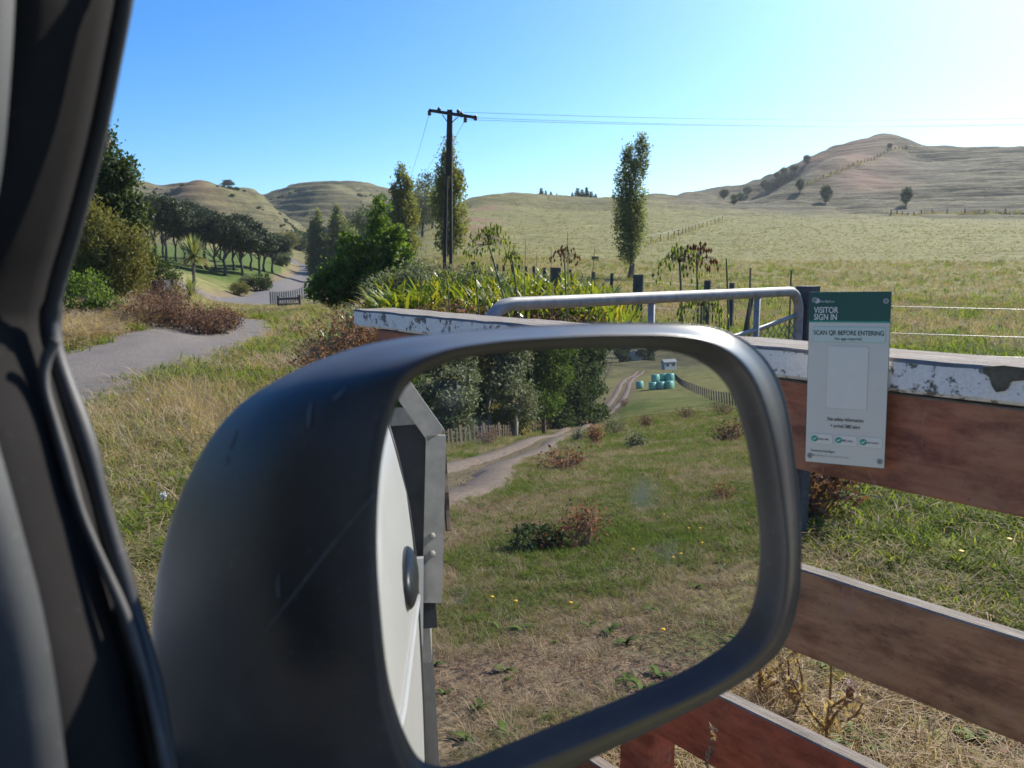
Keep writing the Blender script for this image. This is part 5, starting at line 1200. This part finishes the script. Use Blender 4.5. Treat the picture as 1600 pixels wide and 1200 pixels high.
# stones along the driveway
stone = leaves(np.zeros((1, 3)), .1); g = ellipsoid((0, 0, 0), (.02, 0, 0), (0, .016, 0), (0, 0, .012), 6, 4)
stm = fastmesh('stone', g[0] * (1 + .25 * rng.normal(size=(len(g[0]), 1))), g[1], simple('road stone', (.14, .13, .125), (.27, .25, .24), .9, 20))
k = rg.integers(0, len(DRIVE), 2600); dd = rg.choice([-1, 1], 2600) * rg.uniform(.9, 2.0, 2600); tn = np.gradient(DRIVE, axis=0); tn /= np.linalg.norm(tn, axis=1)[:, None]
P = DRIVE[k] + np.stack([-tn[k, 1], tn[k, 0]], 1) * dd[:, None] + rg.normal(size=(2600, 2)) * .3
k2 = rg.integers(0, len(TRACK), 1500); P = np.vstack([P, TRACK[k2] + rg.normal(size=(1500, 2)) * .8])
scatter_gn('loose_stones', np.column_stack([P, tz(P[:, 0], P[:, 1]) + .03]), rg.uniform(0, 6.3, (len(P), 3)), rg.uniform(.25, .9, len(P)), stm, 'loose stones along the gravel edges')

# thistle and grass heads by the lower boards
def thistle(label, loc, h, seed, head=True):
    rg = np.random.default_rng(seed); t = root('dried_thistle', loc, label, 'thistle', 'dried thistles under the fence'); gs = []; lv = []
    br = [np.array([0, 0, h])] + [np.array([rg.normal() * h * .3, rg.normal() * h * .3, h * rg.uniform(.55, .95)]) for _ in range(4)]
    for i, e in enumerate(br):
        s = np.zeros(3) if i == 0 else np.array([0, 0, h * rg.uniform(.15, .5)]); P = catmull([s, (s + e) / 2 + rg.normal(size=3) * .012, e], 4); gs.append(tube(P, np.linspace(.0055, .003, len(P)), 5)); lv += list(P)
    part('stems', merge(gs), simple('thistle stem', (.14, .10, .045), (.24, .17, .08), .8, 60), t, True, False)
    c = np.repeat(np.array(lv), 5, 0) + rg.normal(size=(len(lv) * 5, 3)) * .010; part('spines', leaves(c, .035, .22, .1, rg), L_straw, t, world=False)
    if head:
        hv_ = [ellipsoid(br[q] + [0, 0, .008], (.013, 0, 0), (0, .013, 0), (0, 0, .018), 8, 6) for q in (0, 1)]; part('bud', merge(hv_), simple('thistle bud', (.12, .075, .04), (.2, .13, .07), .9, 200), t, True, False)
        c = np.repeat(np.array([br[0], br[1]]), 60, 0) + np.array([0, 0, .034]) + rg.normal(size=(120, 3)) * [.010, .010, .006]; part('down', leaves(c, .03, .06, 0, rg, droop=-1), simple('thistle down', (.45, .36, .3), (.6, .5, .43), .9, 50), t, world=False)
for px, py, r_, h, lab, hd_ in ((1290, 1165, 0, .30, 'dried thistle with fluffy seed head between the lower boards', True), (1185, 1095, 0, .22, 'orange brown dried thistle beside the mirror rim', False), (1240, 1120, 0, .2, 'low dried thistle between the two others', False)):
    thistle(lab, gpx(px, py), h, int(px), hd_)
p = V(.86, 1.18, 0); p[2] = float(tz(p[0], p[1])); g = tube(catmull([p, p + [0, 0, .2], p + [.03, 0, .52]], 5), .0012, 4)
gh = root('grass_head', p, 'single dry grass seed head standing before the lowest red board', 'grass'); part('stalk', g, PALE, gh)
c = np.array([p + [.03 + .012 * (t - .5), 0, .46 + .10 * t] for t in np.linspace(0, 1, 40)]) + rg.normal(size=(40, 3)) * .003; part('seed_head', leaves(c, .014, .35, 0, rg), L_straw, gh)

# ================================================================== what the mirror shows behind us
def mtree(px, r, h, w_, lm, lab, seed, bark=BARK, low=.0, ls=.2):
    p = mr(px, r); rgx = np.random.default_rng(seed); el = []
    for k in range(7): el.append((rgx.normal() * w_ * .35, rgx.normal() * w_ * .3, h * (low + (1 - low) * (.08 + .87 * k / 6)), w_ * rgx.uniform(.5, .8), w_ * .6, h * .13))
    return make_tree('roadside_tree', lab, p, el, 800, 18, .26, ls * 1.25, lm, h * .75, .16, True, 'trees beyond the track fence behind us', bark, seed=seed)
mtree(640, 52, 7, 2.2, L_grn, 'green tree in the mirror left of the pale trunk', 301)
mtree(688, 58, 9, 2.4, L_gry, 'pale trunked gum in the mirror, tall and thin leaved', 302, BARKP, .3)
mtree(715, 50, 4.2, 1.7, L_gry, 'small grey green round tree in the mirror in front of the dark gap', 303)
mtree(770, 66, 9, 2.5, L_dk, 'very dark tree in the middle of the mirror row', 304)
mtree(800, 60, 9, 2.4, L_gry, 'grey leaved tall tree in the mirror beside the dark one', 305, BARKP, .15)
mtree(765, 62, 9, 1.8, L_gold, 'gold green crown high in the mirror row', 306, BARK, .55)
mtree(845, 68, 10, 2.6, L_grn, 'yellow green leafy tree in the mirror row', 307, BARK, .2)
mtree(895, 78, 9.5, 3.3, L_dk, 'wide dark speckled tree at the right of the mirror row', 308, ls=.26)
mtree(925, 88, 9, 3.0, L_dk, 'dark rounded tree at the far end of the mirror row', 309, ls=.26)
mtree(870, 76, 10, 2.8, L_dk, 'dark tree behind the yellow green one in the mirror', 310)
mtree(735, 74, 10, 3.0, L_dk, 'dark tree deep in the mirror row left of the middle', 311)
mtree(660, 70, 9, 3.0, L_dk, 'dark tree deep behind the pale trunk in the mirror', 312)
mtree(800, 63, 2.4, 1.3, L_gold, 'low gold green bush behind the track fence', 313)
mtree(825, 84, 9, 3.2, L_dk, 'dark background tree between the grey and the yellow green tree', 314)
BT = simple('weathered battens', (.17, .12, .08), (.34, .26, .18), .9, 20)
mf = root('track_fence', mr(800, 60), 'long fence of weathered battens along the track behind us', 'fence')
me_t = fastmesh('batten', *box(-.035, .035, -.025, .025, -.1, 1.0), BT); me_p = fastmesh('post', *box(-.07, .07, -.07, .07, -.1, 1.15), BT)
FP = catmull([mpx(640, 722), mpx(694, 703), mpx(760, 690), mpx(830, 676), mpx(900, 660), mpx(940, 643)], 20); seg = np.concatenate([[0], np.cumsum(np.linalg.norm(np.diff(FP[:, :2], axis=0), axis=1))])
ds = np.arange(0, seg[-1], 1.0); fpp = np.stack([np.interp(ds, seg, FP[:, k]) for k in range(2)], 1)
for i, (x, y) in enumerate(fpp[:110]):
    o = link('post' if i % 6 == 0 else 'batten', me_p if i % 6 == 0 else me_t, mf, G(x, y) - wloc(mf)); o.rotation_euler = (random.uniform(-.05, .05), random.uniform(-.05, .05), .5)
for z in (.2, .45, .7, .92): part('wire', tube([G(x, y) + [0, 0, z] for x, y in fpp[:110:3]], .006, 3), WIR2, mf)
mf2 = root('hill_fence', mr(1110, 80), 'dark post fence climbing the slope right of the wrapped bales', 'fence')
FP = catmull([mpx(1160, 636), mpx(1130, 630), mpx(1100, 620), mpx(1072, 607), mpx(1058, 596), mpx(1050, 585)], 12); seg = np.concatenate([[0], np.cumsum(np.linalg.norm(np.diff(FP[:, :2], axis=0), axis=1))])
me_q = fastmesh('post', *box(-.06, .06, -.06, .06, -.1, 1.15), POSTM)
for d_ in np.arange(0, min(seg[-1], 120), 2.2):
    x, y = (np.interp(d_, seg, FP[:, k]) for k in range(2)); link('post', me_q, mf2, G(x, y) - wloc(mf2))
for z in (.4, .8, 1.05): part('wire', tube([p + [0, 0, z] for p in FP[::3]], .006, 3), WIR2, mf2)
# wrapped bales
BALE = simple('pale teal bale wrap', (.13, .33, .28), (.22, .45, .38), .3, 8, bump=.3, bdist=.02)
g = lathe([(.30, -.60), (.52, -.585), (.60, -.5), (.61, 0), (.60, .5), (.52, .585), (.30, .60)], 18); bme = fastmesh('wrapped_bale', g[0] + [0, 0, .6], g[1], BALE, True)
bb = mpx(1028, 609); mdir = mray(1028, 600); mdir = np.array([mdir[0], mdir[1], 0]); mdir /= np.linalg.norm(mdir); msd = np.array([mdir[1], -mdir[0], 0])
layout = [(-.62, 0, 0), (.62, 0, 0), (1.86, 0, 0), (-.62, 1.3, 0), (.62, 1.3, 0), (1.86, 1.3, 0), (0.0, 2.6, 0), (1.3, 2.6, 0), (-.3, 1.3, 1.17), (.9, 2.5, 1.17), (1.95, 1.7, 1.17), (-3.0, 9.5, 0)]
sg = np.sign((mpx(1045, 600) - bb) @ msd)
labs = ['pale teal wrapped bale, front left of the stack', 'pale teal wrapped bale, front middle of the stack', 'pale teal wrapped bale, front right of the stack', 'pale teal wrapped bale in the second row, left', 'pale teal wrapped bale in the second row, middle', 'pale teal wrapped bale in the second row, right', 'pale teal wrapped bale in the back row, left', 'pale teal wrapped bale in the back row, right', 'pale teal wrapped bale on top of the stack, left', 'pale teal wrapped bale on top of the stack, middle', 'pale teal wrapped bale on top of the stack, right', 'single teal wrapped bale standing apart beyond the stack']
for (sx, dy, dz), lab in zip(layout, labs):
    q = bb + msd * sg * sx + mdir * dy; o = link('wrapped_bale', bme, None, G(q[0] + random.uniform(-.12, .12), q[1] + random.uniform(-.12, .12)) + [0, 0, dz]); o.rotation_euler = (0, 0, random.uniform(0, 6)); o.scale = (1.12, 1.12, 1.05); tag(o, lab, 'bale', 'wrapped bales behind us')
# shed and house
def shed(name, label, p, wx, dy, h, roofh, rz, wallm, roofm):
    t = root(name, p, label, 'house' if 'house' in name else 'shed', None, rz)
    part('wall', box(-wx, wx, -dy, dy, -.4, h), wallm, t, world=False)
    rv_ = np.array([(-wx - .2, -dy - .2, h), (wx + .2, -dy - .2, h), (wx + .2, dy + .2, h), (-wx - .2, dy + .2, h), (0, -dy - .2, h + roofh), (0, dy + .2, h + roofh)]); part('roof', (rv_, [(0, 1, 4), (1, 2, 5, 4), (2, 3, 5), (3, 0, 4, 5), (0, 3, 2, 1)]), roofm, t, world=False)
    for s in (-1, 1):
        for y in (-.5, .5):
            w0 = part('window', box(s * wx - .03, s * wx + .03, y * dy - .45, y * dy + .45, h * .4, h * .8), PALE, t, world=False); part('pane', box(s * wx - .035, s * wx + .035, y * dy - .38, y * dy + .38, h * .44, h * .76), DARKP, w0, world=False)
    part('door', box(-.45, .45, -dy - .03, -dy + .02, 0, min(2.0, h * .85)), DARKP, t, world=False)
CW = simple('pale blue weatherboard', (.26, .32, .35), (.34, .40, .43), .7, 8); CR = simple('grey iron roof', (.2, .22, .24), (.28, .3, .32), .6, 10)
shed('garden_shed', 'small pale blue gabled shed beyond the wrapped bales', mr(1047, 225), 1.25, 1.7, 1.9, .9, 2.2, CW, CR)
shed('farm_house', 'low house with a pale roof among dark trees far up the track', mr(998, 290), 3.2, 5.0, 2.8, 1.8, 1.1, simple('cream wall', (.5, .48, .42), (.6, .58, .52), .7, 8), simple('pale roof', (.5, .5, .5), (.6, .6, .6), .5, 8))
for i, (px, r, h) in enumerate(((972, 280, 8), (982, 300, 7), (1016, 285, 8))):
    mtree(px, r, h, 3.2, L_dk, ('dark tree left of the far house', 'dark tree behind the far house', 'dark tree right of the far house')[i], 330 + i, ls=.5)
# brush and dock clumps on the slope behind
for i, (px, py, h, w_, lm) in enumerate(((962, 680, .9, .7, L_gry), (930, 695, .8, .25, L_rust), (1072, 655, .8, .9, L_dead), (1130, 650, 1.1, 1.0, L_dead), (1010, 668, .7, .6, L_dead), (975, 635, 1.0, .8, L_dead), (905, 660, .8, .6, L_dead), (995, 700, .4, .3, L_gry), (880, 736, .35, .8, L_rust), (1140, 690, .5, .6, L_dead), (762, 697, .9, .7, L_dead), (850, 674, .9, .8, L_dead), (905, 690, .5, .3, L_gry))):
    twig_bush('brush_clump', 'brush clump on the rough grass in the mirror, number of stems small', mpx(px, py), h, w_, 46, L_stem, 400 + i, 260, lm, .10 if i != 8 else .08, 'shrub', 'brush clumps on the slope behind us', .008)['label'] = ['grey twiggy brush clump beside the track in the mirror', 'rust red dock stalk left of the grey brush in the mirror', 'brown brush below the wrapped bales in the mirror', 'large brown brush under the hill fence in the mirror', 'small brown brush in the middle of the mirror slope', 'brown brush where the track bends in the mirror', 'brown weed on the near side of the track', 'tiny grey weed right of the grey brush clump', 'flat rust brown patch of dead dock leaves', 'low brown weed at the right edge of the mirror', 'brown weed against the track fence, left', 'brown weed against the track fence, middle', 'small grey weed below the track in the mirror'][i]
for i, (px, py, h, w_, n) in enumerate(((912, 858, .42, .24, 60), (818, 838, .16, .2, 24), (1135, 783, .2, .22, 24), (862, 860, .2, .18, 24))):
    rgx = np.random.default_rng(500 + i); p = mpx(px, py); lab = ('tall rust brown dock seed clump in the middle of the mirror grass', 'low grey brown dead weed left of the rust brown dock', 'little rust brown dock at the right of the mirror grass', 'small rust brown dock leaning on the tall one')[i]
    t = twig_bush('dock_plant', lab, p, h, w_, n, L_stem, 520 + i, 520 if i == 0 else 170, L_rust if i != 1 else L_dead, .032, 'weed', 'rusty docks behind us', .003)
p = mpx(838, 862); t = make_tree('leafy_weed', 'dark leafy weed in the shade left of the rust brown dock', p, [(0, 0, .12, .26, .2, .14), (.2, 0, .08, .16, .15, .1)], 70, 14, .03, .045, L_dk, .1, .01, False, None, BARK, 'weed', seed=530)
FL = simple('yellow petals', (.75, .42, .02), (.85, .55, .04), .6, 30)
fl = [mpx(*q) for q in ((1038, 815), (1077, 838), (1095, 838), (1098, 862), (1053, 886), (1065, 880), (990, 872), (893, 960), (770, 950), (807, 957), (1038, 1005))] + [gpx(*q) for q in ((231, 625 + 10), (265, 690), (280, 685), (308, 690), (1575, 865), (1500, 885))]
for i, p in enumerate(fl):
    g = merge([tube([(0, 0, -.01), (.004, 0, .07)], .0018, 4), lathe([(.003, .068), (.013, .074), (.012, .079), (.006, .081)], 9)]); o = link('hawkbit_flower', fastmesh('hawkbit_flower', *g, FL), None, p); tag(o, 'small yellow flower in the rough grass behind us' if i < 11 else ('small yellow flower in the verge grass left of the mirror' if i < 15 else 'small yellow flower in the grass behind the fence boards'), 'flower', 'yellow flowers')
for px, py, lab in ((230, 628, 'white thistle head on a stalk in the verge grass'), (255, 790, 'white thistle head close to the mirror housing')):
    p = gpx(px, py + 18); t = root('white_thistle', p, lab, 'thistle'); part('stalk', tube([(0, 0, 0), (.01, 0, .12)], .003, 4), PALE, t, world=False); c = rg.normal(size=(140, 3)) * .007 + [.01, 0, .13]; part('down', leaves(c, .02, .2, 0, rg), simple('white down', (.6, .58, .54), (.75, .73, .7), .9, 60), t, world=False)
twig_bush('dead_leaf_plant', 'brown leaved dead plant under the visitor sign behind the top board', gpx(1268, 812), .5, .3, 50, L_stem, 610, 900, L_dead, .045, 'weed', None, .003)
p = gpx(1300, 785); q = gpx(1425, 798); g = tube(catmull([p + [0, 0, .05], (p * .6 + q * .4) + [0, 0, .07], q + [0, 0, .03]], 6), .005, 5); o = link('fallen_twig', fastmesh('fallen_twig', g[0] - p, g[1], PALE), None, p); tag(o, 'pale fallen twig lying in the grass below the top red board', 'twig')
p = gpx(1300, 848); q = gpx(1340, 846); g = tube([p + [0, 0, .03], (p + q) / 2 + [0, 0, .04], q + [0, 0, .03]], .009, 5); o = link('fallen_stick', fastmesh('fallen_stick', g[0] - p, g[1], PALE), None, p); tag(o, 'short pale stick lying on the grass above the second board', 'stick')

# broad leaved weeds between the grass
def rosette(name, n, L, wid, lm, seed):
    rgx = np.random.default_rng(seed); g = strap_mesh(np.zeros((n, 3)), rgx.uniform(0, 6.28, n), L * rgx.uniform(.6, 1.1, n), wid * rgx.uniform(.8, 1.2, n), rgx.uniform(.9, 1.6, n), rgx); return fastmesh(name, g[0], g[1], lm)
xy = np.vstack([sample(260, 1.8, 7, -35, 60, rg), sample(420, 1.8, 12, 105, 150, rg)]); xy = xy[~on_vehicle(xy[:, 0], xy[:, 1]) & (droad(xy) > .2)]
scatter_gn('broad_weeds', np.column_stack([xy, tz(xy[:, 0], xy[:, 1])]), np.stack([rg.uniform(-.2, .2, len(xy)), rg.uniform(-.2, .2, len(xy)), rg.uniform(0, 6.3, len(xy))], 1), rg.uniform(.5, 1.3, len(xy)), rosette('rosette', 10, .06, .02, L_grn, 71), 'broad leaved weeds between the grass')
# fences on the right hill
for lab, pts in (('post fence climbing diagonally across the right hill beside the red slope', [(1262, 288), (1300, 272), (1340, 255), (1380, 241), (1418, 229)]), ('post fence along the foot of the right hill at the top of the paddock', [(1392, 336), (1440, 335), (1500, 334), (1560, 334), (1610, 333)]), ('fence line running up the paddock behind the lone poplar', [(1000, 384), (1050, 372), (1090, 358), (1130, 344)])):
    P = catmull([gpx(*q) for q in pts], 30); hf_ = root('hill_fence', P[0], lab, 'fence'); sg_ = np.concatenate([[0], np.cumsum(np.linalg.norm(np.diff(P[:, :2], axis=0), axis=1))])
    pm = fastmesh('post', *box(-.10, .10, -.10, .10, -.2, 1.15), POSTM) if pts[0][0] > 1100 else fastmesh('post', *box(-.04, .04, -.04, .04, -.2, .95), POSTM); d_ = np.arange(0, sg_[-1], 4.5)[:60]
    for q in d_: link('post', pm, hf_, G(float(np.interp(q, sg_, P[:, 0])), float(np.interp(q, sg_, P[:, 1]))) - wloc(hf_))
    part('wire', tube([p + [0, 0, 1.0] for p in P], .02, 3), WIR2, hf_)
    k_ = rg.integers(0, len(P), 420); c = P[k_] + rg.normal(size=(420, 3)) * [.9, .9, .0]; c[:, 2] = tz(c[:, 0], c[:, 1]) + rg.uniform(.02, .35, 420)
    tag(part('long_grass', leaves(c, .7 if pts[0][0] > 1100 else .3, .4, .1, rg, droop=-.5), L_ygrass, hf_), kind='stuff')

# scrub in the gullies of the hills
xy = sample(9000, 185, 440, -24, 30, rg); hh = np.degrees(np.arctan2(xy[:, 0], xy[:, 1])); m_ = fbm(xy[:, 0] / 26, xy[:, 1] / 26, 91, 3); e = 4.0
lap = (tz(xy[:, 0] + e, xy[:, 1]) + tz(xy[:, 0] - e, xy[:, 1]) + tz(xy[:, 0], xy[:, 1] + e) + tz(xy[:, 0], xy[:, 1] - e) - 4 * tz(xy[:, 0], xy[:, 1]))
ok = np.where(hh < -3, (m_ > .22) & (lap > .15), (m_ > .9)); xy = xy[ok]
sp_ = crown_points([(0, 0, .45, .5, .5, .4)], 26, 8, .16, rg)[0]
scatter_gn('hill_scrub', np.column_stack([xy, tz(xy[:, 0], xy[:, 1])]), np.stack([np.zeros(len(xy)), np.zeros(len(xy)), rg.uniform(0, 6.3, len(xy))], 1), rg.uniform(.35, 1.4, len(xy)), fastmesh('scrub_bush', *leaves(sp_, .3, .6, .2, rg), L_dk), 'low scrub in the gullies of the hills')

# taller bleached stalks leaning along the verge
P_ = sample(2600, 2.6, 10, -38, -4, rg); P_ = P_[(droad(P_) > .05) & ~on_vehicle(P_[:, 0], P_[:, 1]) & (fbm(P_[:, 0] / 1.2, P_[:, 1] / 1.2, 17, 3) > -.05)]
scatter_gn('tall_straw', np.column_stack([P_, tz(P_[:, 0], P_[:, 1])]), np.stack([rg.uniform(-.45, .45, len(P_)), rg.uniform(-.45, .45, len(P_)), rg.uniform(0, 6.3, len(P_))], 1), rg.uniform(.6, 1.3, len(P_)), tuft('tall_straw_tuft', 9, .30, .0032, .05, L_straw, 19, .9), 'taller bleached stalks leaning along the verge')
# ------------------------------------------------------------------ thin sunlit air between here and the hills
n = N('air'); n.t.nodes.remove(n.b)
pv = n.add('ShaderNodeVolumePrincipled'); pv.inputs['Color'].default_value = (.86, .93, 1, 1); pv.inputs['Density'].default_value = .00016; pv.inputs['Anisotropy'].default_value = .35
n.l(pv.outputs[0], n.out.inputs['Volume'])
zlo, zhi = float(T.min()) - 1.5, float(T.max()) + 12
tag(link('haze', fastmesh('haze', *box(-930, 930, -930, 930, zlo, zhi), n.m)), 'thin bright air over the paddocks and hills', kind='stuff')
